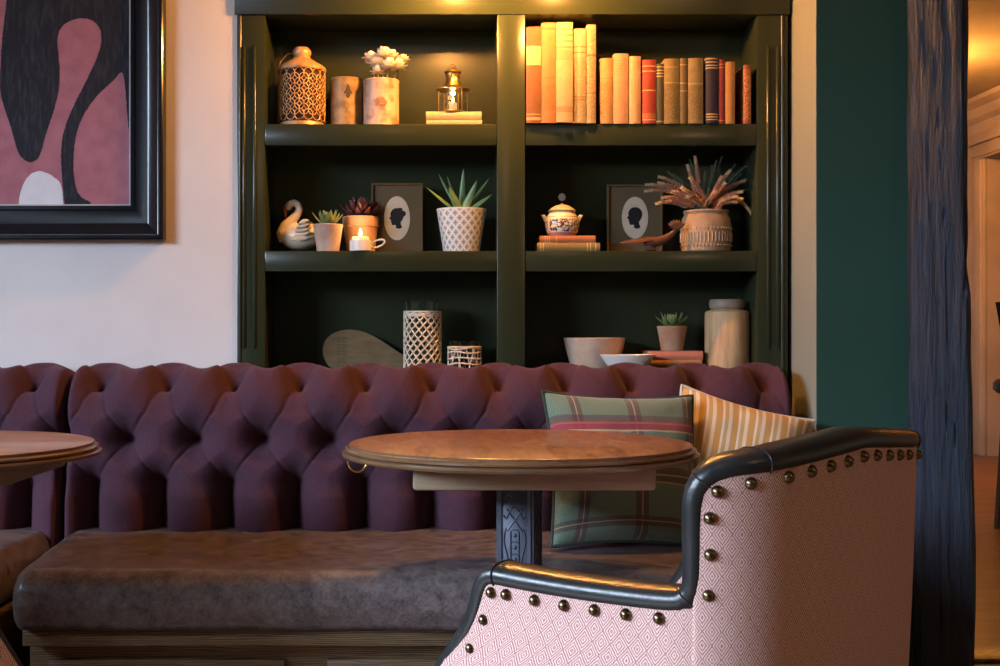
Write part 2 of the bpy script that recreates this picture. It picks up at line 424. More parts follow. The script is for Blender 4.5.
# timber post
b = MB()
NZ, NA = 260, 72
CT, ST = math.cos(math.radians(-18)), math.sin(math.radians(-18))
def post_pt(i, j):
    a = 2*PI*i/NA; z = CEIL*j/(NZ-1)
    cx = 1.078+ (1-z/1.9)*.018 + .003*math.sin(z*3.1+1); cy = 2.79
    c, s = math.cos(a), math.sin(a); p = 5.0
    r = (abs(c)**p+abs(s)**p)**(-1/p)
    hw, hd = .061+.003*math.sin(z*2.3), .046
    x, y = hw*r*c, hd*r*s
    x, y = x*CT-y*ST, x*ST+y*CT
    n = mnoise.noise((x*14, y*14, z*3))*.0045+mnoise.noise((x*60, y*60, z*5))*.0045
    gr = abs(mnoise.noise((x*48+9, y*48, z*1.9)))
    n -= max(0, .11-gr)*.05
    k = math.exp(-(((z-1.10)/.04)**2))*math.exp(-((a-(2*PI-.12))/.35)**2) if a > PI else math.exp(-(((z-1.10)/.04)**2))*math.exp(-((a+.12)/.35)**2)
    n -= .014*k
    f = 1+n/.05
    return (cx+x*f, cy+y*f, z)
b.grid(post_pt, NA, NZ, closeu=True)
tag(b.build('timber_post', M['timber_post']), 'rough old timber post painted blue-black at the end of the green wall', 'post')

# bookcase (built in, still one piece of joinery)
YB = 3.22
bk = thing('bookcase', 'dark green built-in bookcase with two bays behind the banquette', 'bookcase', ((BX0+BX1)/2, YF, 0))
OB = Vector(bk.location)
def bpart(mb, name, m=None, **k): return mb.build(name, m or M['green'], bk, loc=-OB, **k)
xl0, xl1, xm0, xm1, xr0, xr1 = BX0, X(265, YF), X(497, YF), X(525, YF), X(757, YF), BX1
ZT = Z(15, YF)
b = MB(); b.bbox(BX0-.006, BX1+.004, YF-.006, 3.26, ZT, 2.0, .002); b.bbox(BX0-.02, BX1+.008, YF-.014, 3.26, 1.96, 2.01, .006)
bpart(b, 'frieze')
b = MB(); b.box(BX0, BX1, YB, YB+.02, .0, ZT); bpart(b, 'back_panel', smooth=False)
b = MB(); b.box(BX0+.001, BX1-.001, YF+.01, YB, 0, .10); bpart(b, 'base_plinth', smooth=False)
def pilaster(x0, x1, beads, edge):
    b = MB(); b.bbox(x0, x1, YF, YB, 0, ZT, .002)
    for px in beads:
        xx = X(px, YF); z0, z1 = Z(349, YF), Z(45, YF)
        b.tube([(xx, YF, z0), (xx, YF-.001, z0+.006), (xx, YF-.001, z1-.006), (xx, YF, z1)], [.001, .0044, .0044, .001], 12)
        for dx in (-.0058, .0058):
            pass
    b.tube([(edge, YF+.0005, 0), (edge, YF+.0005, ZT-.002)], .0048, 12)
    return b
bpart(pilaster(xl0, xl1, (244, 254.5), X(240, YF)), 'pilaster')
bpart(pilaster(xr0, xr1, (768, 777.5), X(782.5, YF)), 'pilaster')
b = MB(); b.bbox(xm0, xm1, YF-.004, YB, 0, ZT, .002); bpart(b, 'stile')
SH = [(Z(124, YF), Z(145.5, YF)), (Z(251, YF), Z(271.5, YF)), (.842, .79)]
for (zt, zb) in SH:
    for (x0, x1) in ((xl1, xm0), (xm1, xr0)):
        b = MB(); b.bbox(x0, x1, YF-.001, YF+.02, zb, zt, .002); b.box(x0, x1, YF+.018, YB, zt-.03, zt); bpart(b, 'shelf')
S1, S2, S3 = SH[0][0], SH[1][0], SH[2][0]

# ------------------------------------------------------------------ picture on wall
PX1 = X(165, 3.04); PZ0 = Z(240, 3.04); PX0 = PX1-.80; PZ1 = PZ0+.98
pic = thing('framed_picture', 'large abstract picture in pink, black and white in a dark lacquered frame', 'picture', ((PX0+PX1)/2, 3.052, PZ0))
OP = Vector(pic.location)
prof = [(0,0), (0,.031), (.003,.034), (.007,.034), (.010,.0318)]+[(.012+.058*q/16, .0315-.0185*(1-(1-q/16)**2)) for q in range(17)]+[(.074,.016), (.081,.016), (.083,.013), (.083,0)]
def frame_sweep(mb, x0, x1, z0, z1, prof, yw):
    cs = [((x0, z0), (1,1)), ((x1, z0), (-1,1)), ((x1, z1), (-1,-1)), ((x0, z1), (1,-1))]
    k = len(prof); vs = []
    for (c, d) in cs:
        for (i, h) in prof: vs.append((c[0]+d[0]*i, yw-h, c[1]+d[1]*i))
    fs = [(a*k+q, ((a+1) % 4)*k+q, ((a+1) % 4)*k+q+1, a*k+q+1) for a in range(4) for q in range(k-1)]
    mb.add(vs, fs)
b = MB(); frame_sweep(b, PX0, PX1, PZ0, PZ1, prof, 3.0515); b.build('frame', M['black_frame'], pic, loc=-OP, angle=25)
b = MB(); frame_sweep(b, PX0+.083, PX1-.083, PZ0+.083, PZ1-.083, [(0,.002), (0,.0145), (.003,.0145), (.003,.002)], 3.0515)
b.build('slip', M['frame_lip'], pic, loc=-OP, smooth=False)
YC = 3.0405
b = MB(); b.box(PX0+.08, PX1-.08, YC, 3.050, PZ0+.08, PZ1-.08)
def ap(pts, s=2.56):                                   # points picked on the picture -> places on the canvas
    return [(X(x/s, YC), Z(y/s, YC)) for x, y in pts]
def smooth_poly(pts, it=2):
    for _ in range(it):
        o = []
        for i in range(len(pts)):
            p, q = pts[i], pts[(i+1) % len(pts)]
            o += [(p[0]*.75+q[0]*.25, p[1]*.75+q[1]*.25), (p[0]*.25+q[0]*.75, p[1]*.25+q[1]*.75)]
        pts = o
    return pts
def flat(mb, poly, y):
    o = len(mb.v); mb.v += [(p[0], y, p[1]) for p in poly]; mb.f.append(tuple(range(o, o+len(poly)))); mb.mi.append(mb.cur)
    # a hair of thickness so the paint layer is closed
def paint(mb, poly):
    poly = list(poly); out = []
    rg = random.Random(len(poly))
    for i in range(len(poly)):                          # chalky, slightly ragged outline
        p, q = Vector(poly[i]), Vector(poly[(i+1) % len(poly)]); n = max(1, min(60, int((q-p).length/.003)))
        for k in range(n):
            r_ = p.lerp(q, k/n); out.append((r_.x+rg.uniform(-.0007, .0007), r_.y+rg.uniform(-.0007, .0007)))
    tri = tessellate_polygon([[Vector((p[0], p[1], 0)) for p in out]])
    mb.add([(p[0], YC-.0006, p[1]) for p in out], [tuple(t) for t in tri])
b.cur = 1
lobe = [(-60,-330),(20,-60),(18,0),(6,90),(0,190),(0,245),(30,330),(45,395),(75,420),(102,405),(115,350),(142,275),(155,205),(149,135),(146,95),(158,66),(185,50),(222,45),(250,60),(262,92),(254,135),(232,185),(205,238),(180,288),(161,340),(155,400),(160,470),(165,523),(168,560),(215,560),(228,524),(236,518),(205,506),(190,470),(187,400),(195,340),(215,290),(250,242),(290,208),(316,175),(322,240),(326,300),(333,360),(334,200),(334,0),(330,-200),(200,-330)]
paint(b, smooth_poly(ap(lobe), 2))
b.cur = 2
white = [(40,580),(47,530),(52,490),(66,458),(84,441),(102,437),(124,444),(142,456),(158,470),(163,530),(168,580)]
paint(b, smooth_poly(ap(white), 2))
b.cur = 1
left = [(-330,-200),(-200,-330),(-120,-200),(-160,0),(-90,120),(-120,300),(-200,420),(-330,380)]
paint(b, ap(left))
b.build('canvas', [M['art_pink'], M['art_black'], M['art_white']], pic, loc=-OP, smooth=False, fixn=False)

# ------------------------------------------------------------------ banquettes
SP = .154
Q1 = -.812                                     # first button of the top row, world x
def profile(n=220):
    pts = []
    for i in range(60): pts.append((2.897+.023*(i/60)**1.0, .44+.326*i/60))
    y0, z0, r = 2.92, .766, .046
    for i in range(1, 25):
        a = PI/2*i/24; pts.append((y0+r-r*math.cos(a), z0+r*math.sin(a)))
    for i in range(1, 10): pts.append((y0+r+.03*i/9, z0+r-.004*i/9))
    for i in range(1, 14): 
        a = PI/2*i/13; pts.append((y0+r+.03+.02*math.sin(a), z0+r-.004-.02*(1-math.cos(a))))
    pts.append((y0+r+.05, .60))
    # resample
    L = [0]
    for p, q in zip(pts, pts[1:]): L.append(L[-1]+math.dist(p, q))
    def at(s):
        for k in range(len(L)-1):
            if s <= L[k+1]: 
                f = (s-L[k])/(L[k+1]-L[k]); return (pts[k][0]+f*(pts[k+1][0]-pts[k][0]), pts[k][1]+f*(pts[k+1][1]-pts[k][1]))
        return pts[-1]
    return at, L[-1], L
PAT, PL, _ = profile()
s3, s2, s1 = .607-.44, .705-.44, .374
s0 = s1+.050
HH = .080
def tuft(xw, s):
    q = (xw-Q1)/(SP/2)                       # row-1 buttons at even q
    rows = ((s3, 0), (s2, 1), (s1, 0), (s0, 1))
    if s <= s3: r, k = 0.0, 0
    elif s >= s0: r = 3.0
    else:
        for k in range(3):
            if rows[k][0] <= s <= rows[k+1][0]: r = k+(s-rows[k][0])/(rows[k+1][0]-rows[k][0]); break
    a = (q+r)/2; bb = (q-r)/2
    p = abs(math.sin(PI*a)*math.sin(PI*bb)) if r < 3 else abs(math.sin(PI*(q+3)/2)*math.sin(PI*(q-3)/2))
    d = 9
    sc = min(max(s, s3), s0)
    for (sr, ph) in rows:
        qq = round((q-ph)/2)*2+ph
        d = min(d, math.hypot((q-qq)*SP/2, sc-sr))
    ln = 0.0
    if r > 0 and r < 3:
        fa = abs(a-round(a)); fb = abs(bb-round(bb)); m = min(fa, fb)
        ln = math.exp(-(m/.024)**2)*(1-math.exp(-(d/.020)**2))
    h = .05*p**.5+.95*(1-math.exp(-(d/.030)**1.25))
    h -= .05*ln
    if s < s3:
        e = min(1, (s3-s)/.03)
        h = h*(1-e)+e*(.30*p**.5+.70*(1-math.exp(-(d/.024)**1.3)))
        h += .10*e*math.sin(PI*min(1, (s3-s)/.16))*p**.5
        # a soft fold under each row-3 bulge
    k = min(1, max(0, (s-s1-.012)/(s0-s1-.012)))
    h = h*(1-.84*k)+.84*k*(.70+.20*p**.7)
    return h
def make_back(x0, x1, name, parent):
    nx = int((x1-x0)/.0032); ns = int(PL/.0036)
    mb = MB(); O = parent.location
    prof = [PAT(PL*j/(ns-1)) for j in range(ns)]
    nor = []
    for j in range(ns):
        p, q = prof[max(j-1, 0)], prof[min(j+1, ns-1)]
        t = Vector((q[0]-p[0], q[1]-p[1])).normalized(); nor.append((-t.y, t.x))
    def P(i, j):
        xw = x0+(x1-x0)*i/(nx-1); s = PL*j/(ns-1)
        ed = min(xw-x0, x1-xw); er = min(1, ed/.018); er = math.sqrt(max(0, 1-(1-er)**2))
        h = tuft(xw, s)*HH*(.45+.55*er)
        if s > s0+.004: h *= max(0, 1-(s-s0-.004)/.032)
        h += mnoise.noise((xw*30, s*30, 0))*.0012*min(1, er)
        sh = .012*(1-er)
        return (xw+mnoise.noise((xw*12, s*12, 5))*.002*er-O.x, prof[j][0]+nor[j][0]*(h-sh)-O.y, prof[j][1]+nor[j][1]*(h-sh)-O.z)
    mb.grid(P, nx, ns)
    # close the two ends
    for i, rev in ((0, False), (nx-1, True)):
        f = [i*ns+j for j in range(ns)]
        mb.f.append(tuple(f if rev else reversed(f))); mb.mi.append(0)
    o = mb.build(name, M['wool'], parent, fixn=True, angle=75)
    # buttons
    proto = None
    for (sr, ph) in ((s3, 0), (s2, 1), (s1, 0)):
        yb, zb = PAT(sr)
        q = -30+ph
        while q < 40:
            xx = Q1+q*SP/2
            if x0+.03 < xx < x1-.03:
                if proto is None:
                    m2 = MB(); m2.sphere((0,0,0), .009, 14, 8, (1,.55,1)); proto = m2.build('button', M['wool'], o)
                    bt = proto
                else:
                    bt = proto.copy(); COL.objects.link(bt); bt.parent = o
                bt.location = (xx-O.x, yb-.003-O.y, zb-O.z)
            q += 2
    return o
def make_seat(x0, x1, parent, lslant=0.0, rslant=0.0):
    O = parent.location; z0, z1, y0, y1 = .392, .503, 2.345, 2.93
    nu = int((x1-x0)/.012); prof = []
    r = .045
    # cross-section (y,z) from back bottom round the front to back top
    prof.append((y1, z0)); prof.append((y0+.05, z0))
    for i in range(9): a = -PI/2-PI/2*i/8; prof.append((y0+.018+.018*math.cos(a), z0+.018+.018*math.sin(a)))
    for i in range(1, 5): prof.append((y0-.004*math.sin(PI*i/5), z0+.018+(z1-r-z0-.018)*i/5))
    for i in range(11): a = PI-PI/2*i/10; prof.append((y0+r+r*math.cos(a), z1-r+r*math.sin(a)))
    for i in range(1, 25): prof.append((y0+r+(y1-y0-r)*i/24, z1+.004*math.sin(PI*i/24)))
    n = len(prof); mb = MB()
    ym, zm = (y0+y1)/2, (z0+z1)/2
    def P(i, j):
        # ends are rounded by shrinking the section
        if i < 8: f = i/8; a = f*PI/2; xx = x0+.03*(1-math.cos(a)); k = math.sin(a)
        elif i >= nu-8: f = (nu-1-i)/8; a = f*PI/2; xx = x1-.03*(1-math.cos(a)); k = math.sin(a)
        else: xx = x0+.03+(x1-x0-.06)*(i-8)/(nu-17); k = 1
        y, z = prof[j]
        ins = .045*(1-k)
        y2 = y0+ins+(y-y0)*(y1-y0-ins)/(y1-y0); z2 = zm+(z-zm)*((z1-z0)/2-ins)/((z1-z0)/2)
        w = mnoise.noise((xx*6, y*8, z*8))*.003*k+mnoise.noise((xx*25, y*25, z*10))*.001*k
        fr = 1-(y2-y0)/(y1-y0); xx = xx+lslant*fr*max(0, 1-(xx-x0)/.5)-rslant*fr*max(0, 1-(x1-xx)/.5)
        return (xx-O.x, y2-O.y, z2+w-O.z)
    mb.grid(P, nu, n)
    mb.f.append(tuple(range(n))); mb.mi.append(0); mb.f.append(tuple(reversed(range((nu-1)*n, nu*n)))); mb.mi.append(0)
    return mb.build('seat_cushion', M['seat_leather'], parent, angle=60)
def make_base(x0, x1, parent):
    O = Vector(parent.location)
    b = MB(); b.box(x0, x1, 2.42, 2.86, .0, .385); o = b.build('plinth', M['oak_dark'], parent, loc=-O, smooth=False)
    b = MB(); b.bbox(x0, x1, 2.375, 2.45, .358, .391, .003); b.build('top_rail', M['oak_dark'], parent, loc=-O)
    n = max(1, round((x1-x0)/.62)); w = (x1-x0)/n
    for k in range(n):
        a, c = x0+k*w+.04, x0+(k+1)*w-.04
        b = MB(); b.bbox(a, c, 2.405, 2.43, .05, .325, .004); b.bbox(a+.03, c-.03, 2.398, 2.42, .08, .30, .006); b.build('panel', M['oak_dark'], parent, loc=-O)
XS = -.878
bq = thing('banquette', 'long deep-buttoned aubergine wool banquette with brown leather seat below the bookcase', 'banquette', (-.05, 2.62, 0), 0, 'buttoned banquettes')
make_back(XS+.003, X(794, 2.86), 'backrest', bq); make_seat(XS+.006, .79, bq, .048); make_base(XS+.07, .79, bq)
bl = thing('banquette', 'buttoned aubergine banquette section at the far left below the framed picture', 'banquette', (-1.6, 2.62, 0), 0, 'buttoned banquettes')
make_back(-2.3, XS-.003, 'backrest', bl); make_seat(-2.3, XS-.014, bl, 0, .02); make_base(-2.3, XS-.02, bl)

# ------------------------------------------------------------------ tables
def make_table():
    root = thing('pedestal_table', '', 'table')
    ZTt = .755
    b = MB(); b.lathe([(.0001,-.016), (.30,-.016), (.3035,-.004), (.3025,-.001), (.300,0), (.0001,0)], 128, (0,0,ZTt)); b.build('table_top', M['table_wood'], root, angle=30)
    b = MB(); b.lathe([(.0001,-.024), (.309,-.024), (.314,-.0225), (.3165,-.019), (.3165,-.0165), (.312,-.0146), (.3065,-.0142), (.3105,-.0120), (.3112,-.0088), (.3080,-.0062), (.3020,-.0056), (.3038,-.004), (.304,-.001), (.3025,-.001), (.299,-.0030), (.299,-.015), (.0001,-.015)], 128, (0,0,ZTt)); b.build('moulded_edge', M['table_edge'], root, angle=30)
    b = MB(); b.bbox(-.185, .212, -.20, .20, ZTt-.0625, ZTt-.0235, .006); b.build('support_block', M['table_block'], root)
    # cast iron column, square with raised ornament on its faces
    w = .031; c = MB(); c.bbox(-w, w, -w, w, .12, ZTt-.062, .004)
    for a in range(4):
        R = Matrix.Rotation(a*PI/2, 4, 'Z')
        t = MB()
        for sx in (-1, 1): t.box(sx*w*.86-.003, sx*w*.86+.003, -w-.003, -w+.001, .13, ZTt-.07)
        for p in t.v: pass
        c.add([R @ Vector(p) for p in t.v], t.f)
    col = c.build('column', M['iron'], root)
    orn = MB()
    for a in range(4):
        R = Matrix.Rotation(a*PI/2, 4, 'Z'); t = MB(); yy = -w-.0008
        def tb(pts, r=.0014): t.tube([(x, yy, z) for x, z in pts], r, 6)
        z0 = .64
        for z0 in (.655, .40):
            for sx in (-1, 1):
                sp = []
                for k in range(40):
                    th = k/39*2.6*2*PI/1.3; r = .0095*(1-k/46); sp.append((sx*(.0115-r*math.cos(th)*1.0), z0+r*math.sin(th)))
                tb(sp)
                tb([(sx*.002, z0-.012), (sx*.010, z0-.022), (sx*.016, z0-.034), (sx*.020, z0-.028)])
                tb([(-sx*.014, z0-.055), (sx*.014, z0-.016)])
                lf = [(sx*(.016+.004*math.sin(k/10*PI*3)), z0-.05-.012*k) for k in range(14)]
                tb(lf)
                tb([(sx*.0075, z0-.055), (sx*.0075, z0-.215)])
            for k in range(7):
                zz = z0-.062-.0215*k
                t.sphere((0, yy, zz), .0036, 10, 6, (1,.6,1)); 
                tb([(-.0055, zz+.0095), (.0055, zz+.0095)], .0012)
            tb([(0, z0+.012), (.006, z0+.022), (0, z0+.032), (-.006, z0+.022), (0, z0+.012)])
        orn.add([R @ Vector(p) for p in t.v], t.f)
    orn.build('ornament', M['iron'], col)
    b = MB(); b.lathe([(.0001,.0), (.21,.0), (.215,.012), (.20,.022), (.12,.05), (.07,.085), (.05,.12), (.0001,.12)], 64); b.build('foot', M['iron'], root)
    # brass bag hook under the rim
    h = MB(); cx = -.290
    R = Matrix.Rotation(math.radians(10), 4, 'Z')
    h.tube([R @ Vector((cx+.0165*math.cos(a), 0, ZTt-.029+.018*math.sin(a))) for a in [PI+PI*k/20 for k in range(21)]], .0027, 10)
    h.build('hook', M['brass'], root)
    return root
T1 = make_table(); T1.location = (X(519.5, 2.25), 2.25, 0)
T1['label'] = 'round wooden pedestal table in front of the banquette with an ornate iron column'; T1['group'] = 'round pedestal tables'
for ch in T1.children:
    if ch.name.startswith('column'): ch.rotation_euler = (0,0,math.radians(-19))
T2 = copy_tree(T1); T2.location = (X(-84, 2.22), 2.22, 0); T2.rotation_euler = (0,0,math.radians(90))
T2['label'] = 'round wooden pedestal table cut off by the left edge of the photo'

# ------------------------------------------------------------------ armchair
def make_armchair():
    root = thing('armchair', '', 'armchair')
    Wb, D, r, PH = .277, .30, .115, math.radians(4.8)      # rear half width, rear depth, corner radius, splay of the arms
    zA, TH = .638, .054
    yt = .078; tB = .306
    AD = Vector((-math.sin(PH), math.cos(PH), 0)); AN = Vector((math.cos(PH), math.sin(PH), 0))
    KL = Vector((-Wb, -D, 0)); turn = PI/2-PH; tl = r*math.tan(turn/2)
    L1 = .378-tl; L2 = r*turn; L3 = Wb-tl
    HALF = L1+L2+L3
    def plan(t):                                # position and inward normal for t in [0, 2*HALF]
        m = t > HALF; u = 2*HALF-t if m else t
        if u < L1: p, n = KL+AD*(.378-u), AN
        elif u < L1+L2:
            a = (u-L1)/r; cc = KL+AD*tl+AN*r
            n = Vector((math.cos(PH+a), math.sin(PH+a), 0)); p = cc-n*r
        else:
            q = (u-L1-L2)/L3; p = Vector((-Wb+tl+L3*q, -D-.012*(1-(1-q)**2), 0)); n = Vector((-.07*(1-q), 1, 0)).normalized()
        p, n = p.copy(), n.copy()
        if m: p.x = -p.x; n.x = -n.x
        return p, n
    def ztop(t):
        u = min(t, 2*HALF-t)
        if u < tB: return zA+.004*math.sin(u/tB*PI)*-1
        d = u-tB
        if d < .055:
            k = d/.055; return zA+.001+(.797-zA)*math.sqrt(max(0, 1-(1-k)**2.6))**.35 if d > 0 else zA
        return .797+.018*min(1, (d-.055)/.25)
    def ez(z):
        d = max(0, zA-z)
        return 4*d*d if d < .12 else .0576+(min(d, .25)-.12)*.7
    def pos(t, z, off=0.0):
        p, n = plan(t); u = min(t, 2*HALF-t)
        if u < tB: p = p+Vector(((-1 if t < HALF else 1)*abs(AD.x), AD.y, 0))*(ez(z)*(1-u/tB))
        ins = .055*max(0, .82-z)
        p = p+n*(off+ins); p.z = z
        return p, n
    ts = []
    k = 0.0
    while k < HALF:
        ts.append(k); k += .0025 if abs(k-tB-.02) < .045 else .01
    ts.append(HALF); ts = ts+[2*HALF-q for q in reversed(ts[:-1])]
    NV = 40; zb = .14
    mb = MB(); uv = []
    nt = len(ts)
    for off in (0.0, TH):
        o = len(mb.v)
        for t in ts:
            zt = ztop(t)-.006
            for j in range(NV):
                z = zb+(zt-zb)*j/(NV-1)
                bul = .006*math.sin(PI*j/(NV-1)) if off == 0 else -.006*math.sin(PI*j/(NV-1))
                p, n = pos(t, z, off-bul); mb.v.append(tuple(p)); uv.append((t*1.0+(.37 if off else 0), z))
        for i in range(nt-1):
            for j in range(NV-1):
                mb.f.append((o+i*NV+j, o+(i+1)*NV+j, o+(i+1)*NV+j+1, o+i*NV+j+1)); mb.mi.append(0)
    o2 = nt*NV
    for i in range(nt-1):
        for j in (0, NV-1):
            mb.f.append((i*NV+j, (i+1)*NV+j, o2+(i+1)*NV+j, o2+i*NV+j)); mb.mi.append(0)
    for i in (0, nt-1):
        for j in range(NV-1): mb.f.append((i*NV+j, i*NV+j+1, o2+i*NV+j+1, o2+i*NV+j)); mb.mi.append(0)
    mb.build('upholstered_shell', M['chair_fabric'], root, uv=uv, angle=50)
    # leather cap: path of (t, z)
    half = []
    for k in range(24): half.append((0.0, .16+(zA-.018-.16)*k/23))
    half += [(.004, zA-.008), (.012, zA-.001), (.022, zA)]
    k = .035
    while k < tB-.03: half.append((k, ztop(k))); k += .02
    half += [(tB-.022, zA), (tB-.008, zA+.003), (tB-.001, zA+.012), (tB+.001, zA+.03), (tB+.0005, zA+.06), (tB, zA+.09), (tB, zA+.115), (tB+.003, zA+.130), (tB+.011, zA+.143), (tB+.024, zA+.152), (tB+.04, zA+.157)]
    k = tB+.058
    while k < HALF: half.append((k, ztop(k))); k += .018
    half.append((HALF, ztop(HALF)))
    path = half+[(2*HALF-a, z) for a, z in reversed(half[:-1])]
    pts = []; nrm = []
    for (t, z) in path:
        p, n = pos(t, z, TH/2); pts.append(p); nrm.append(n)
    for _ in range(1):
        pts = [pts[0]]+[(pts[i-1]+pts[i]*2+pts[i+1])/4 for i in range(1, len(pts)-1)]+[pts[-1]]
    cap = MB(); n = 18; vs = []; Hs = []
    for i in range(len(pts)):
        T = (pts[min(i+1, len(pts)-1)]-pts[max(i-1, 0)]).normalized()
        N = nrm[i]; H = N.cross(T)
        H.normalize()
        Hs.append(H)
        for j in range(n):
            a = 2*PI*j/n; ca, sa = math.cos(a), math.sin(a)
            sq = .8
            vs.append(pts[i]+N*(.031*math.copysign(abs(ca)**sq, ca))+H*(.0162*math.copysign(abs(sa)**sq, sa)))
    fs = [(i*n+j, i*n+(j+1) % n, (i+1)*n+(j+1) % n, (i+1)*n+j) for i in range(len(pts)-1) for j in range(n)]
    fs += [tuple(range(n)), tuple((len(pts)-1)*n+j for j in range(n))]
    cap.add(vs, fs); trim = cap.build('leather_trim', M['trim_leather'], root, angle=60)
    # stitched seams across the trim
    sm = MB()
    want = [i for i, (t, z) in enumerate(path) if i in (26, ) or abs(t-(tB+.075)) < .009 or abs(t-(2*HALF-tB-.075)) < .009]
    for i in (25, len(half)-1-0): pass
    idx = [26, half.index((tB-.008, zA+.003)), half.index((tB+.011, zA+.143)), min(range(len(half)), key=lambda q: abs(half[q][0]-(tB+.10)))]
    for i in idx:
        for ii in (i, len(path)-1-i):
            N, H = nrm[ii], Hs[ii]
            sm = MB(); sm.tube([pts[ii]+N*(.0315*math.copysign(abs(math.cos(a))**.8, math.cos(a)))+H*(.0167*math.copysign(abs(math.sin(a))**.8, math.sin(a))) for a in [2*PI*q/24 for q in range(24)]], .0011, 6, closed=True)
            sm.build('seam', M['trim_leather'], trim)
    # brass nails below the trim on the outside, evenly spaced along the trim line
    acc = .02; proto = None; cnt = 0; ds = .0015
    fine = []
    for i in range(1, len(path)):
        L_ = (pts[i]-pts[i-1]).length; m_ = max(1, int(L_/ds))
        for q in range(m_): fine.append((i, q/m_, L_/m_))
    for (i, q, dl) in fine:
        acc += dl
        if acc >= .0425 and pts[i].z > .24:
            acc = 0
            bpt = pts[i-1].lerp(pts[i], q); nn_ = nrm[i-1].lerp(nrm[i], q).normalized()
            N = nn_; H = Hs[i-1].lerp(Hs[i], q).normalized()
            if H.z < -.2: H = -H
            # inward side of the panel: down from the top, or back from the front edge
            t, z = path[i]
            base = bpt
            c1 = base-H*.0195; c2 = base+H*.0195
            cand = c1 if c1.z < c2.z-.004 else c2
            if abs(c1.z-c2.z) <= .02:
                mid = Vector((0, -.14, 0)) if (t < .01 or t > 2*HALF-.01) else None
                if mid is not None: cand = c1 if c1.y < c2.y else c2
                else: cand = c1 if (c1.y < c2.y) else c2
            zz = cand.z; 
            p = cand-N*(TH/2+.0015)
            mm = Matrix.Translation(p) @ N.to_track_quat('-Y', 'Z').to_matrix().to_4x4()
            if proto is None:
                nb = MB(); nb.lathe([(.0001,.006), (.0035,.0052), (.006,.003), (.0075,0), (.0078,-.003)], 16); proto = nb.build('nail', M['old_brass'], root); nl = proto
            else:
                nl = proto.copy(); COL.objects.link(nl); nl.parent = root
            nl.location = p; nl.rotation_euler = (-N).to_track_quat('Z', 'Y').to_euler(); cnt += 1
    # seat
    def taper_box(y0, y1, z0, z1, gap, rad, seg):
        bm = bmesh.new(); bmesh.ops.create_cube(bm, size=1)
        for v in bm.verts:
            yy = y0 if v.co.y < 0 else y1; hw = Wb+(yy+D)*math.tan(PH)-gap
            v.co = Vector((hw*(1 if v.co.x > 0 else -1), yy, z0 if v.co.z < 0 else z1))
        bmesh.ops.bevel(bm, geom=bm.edges[:], offset=rad, segments=seg, profile=.5, affect='EDGES')
        m_ = MB(); m_.bm(bm); return m_
    s = taper_box(-D+TH+.03, .22, .33, .46, TH+.035, .03, 4); s.build('seat_cushion', M['chair_fabric'], root, uv=[(p[0], p[1]) for p in s.v])
    s = taper_box(-D+.06, .17, .15, .33, TH-.005, .01, 2); s.build('seat_frame', M['chair_fabric'], root, uv=[(p[0], p[2]) for p in s.v])
    for sx in (-1, 1):
        for yy in (-D+.09, .14):
            l = MB(); l.lathe([(.0001,0), (.012,0), (.014,.01), (.022,.145), (.022,.16), (.0001,.16)], 20, (sx*(Wb+(yy+D)*math.tan(PH)-.075), yy, 0)); l.build('leg', M['oak_dark'], root)
    return root
AC = make_armchair(); th = math.radians(47.8)
AC['label'] = 'armchair in pink lozenge fabric with studded dark leather trim, seen from behind at right'; AC['group'] = 'studded armchairs'
# rear-left corner of the plan sits at K
Rv, Fv = Vector((math.cos(th), math.sin(th), 0)), Vector((-math.sin(th), math.cos(th), 0))
K = Vector((.331, 1.390, 0)); AC.location = K+Rv*.277+Fv*.30; AC.rotation_euler = (0,0,th)
A2 = copy_tree(AC)
th2 = math.radians(-26); R2, F2 = Vector((math.cos(th2), math.sin(th2), 0)), Vector((-math.sin(th2), math.cos(th2), 0))
tip = Vector((X(-40, 1.86), 1.86, 0)); A2.location = tip-R2*(.277+.378*math.sin(math.radians(4.8)))-F2*(-.30+.378*math.cos(math.radians(4.8))); A2.rotation_euler = (0,0,th2)
A2['label'] = 'studded armchair at the far left, only its front trim edge in the photo'

# ------------------------------------------------------------------ cushions
def make_cushion(name, label, m, pip, w, h, d, loc, rot, group=None, n=44, skew=0):
    root = thing(name, label, 'cushion', loc, 0, group); root.rotation_euler = rot
    mb = MB(); uv = []
    def edge(u, v):
        k = 1-.06*(1-abs(v)**2.2) if False else 1
        x = u*w/2*(1-.085*(1-v*v)); z = v*h/2*(1-.085*(1-u*u)); return x, z
    for side in (-1, 1):
        o = len(mb.v)
        for i in range(n):
            for j in range(n):
                u = -1+2*i/(n-1); v = -1+2*j/(n-1)
                x, z = edge(u, v)
                t = max(0, (1-u**2))**.42*max(0, (1-v**2))**.42
                t = t*(1+.12*mnoise.noise((u*1.7+loc[0]*9, v*1.7, side)))
                wr = mnoise.noise((u*4+3*side, v*4+loc[0]*20, .3))*.006*(1-t*.6)*(1 if abs(u) < .98 and abs(v) < .98 else 0)
                mb.v.append((x, side*(t*d/2)+wr, z)); uv.append(((u+1)/2, (v+1)/2))
        for i in range(n-1):
            for j in range(n-1): mb.f.append((o+i*n+j, o+(i+1)*n+j, o+(i+1)*n+j+1, o+i*n+j+1)); mb.mi.append(0)
    mb.build('cover', m, root, uv=uv, angle=180)
    rim = []
    for k in range(40): rim.append(edge(-1+2*k/40, -1))
    for k in range(40): rim.append(edge(1, -1+2*k/40))
    for k in range(40): rim.append(edge(1-2*k/40, 1))
    for k in range(40): rim.append(edge(-1, 1-2*k/40))
    p = MB(); p.tube([(x, 0, z) for x, z in rim], .0042, 8, closed=True); p.build('piping', pip, root)
    return root
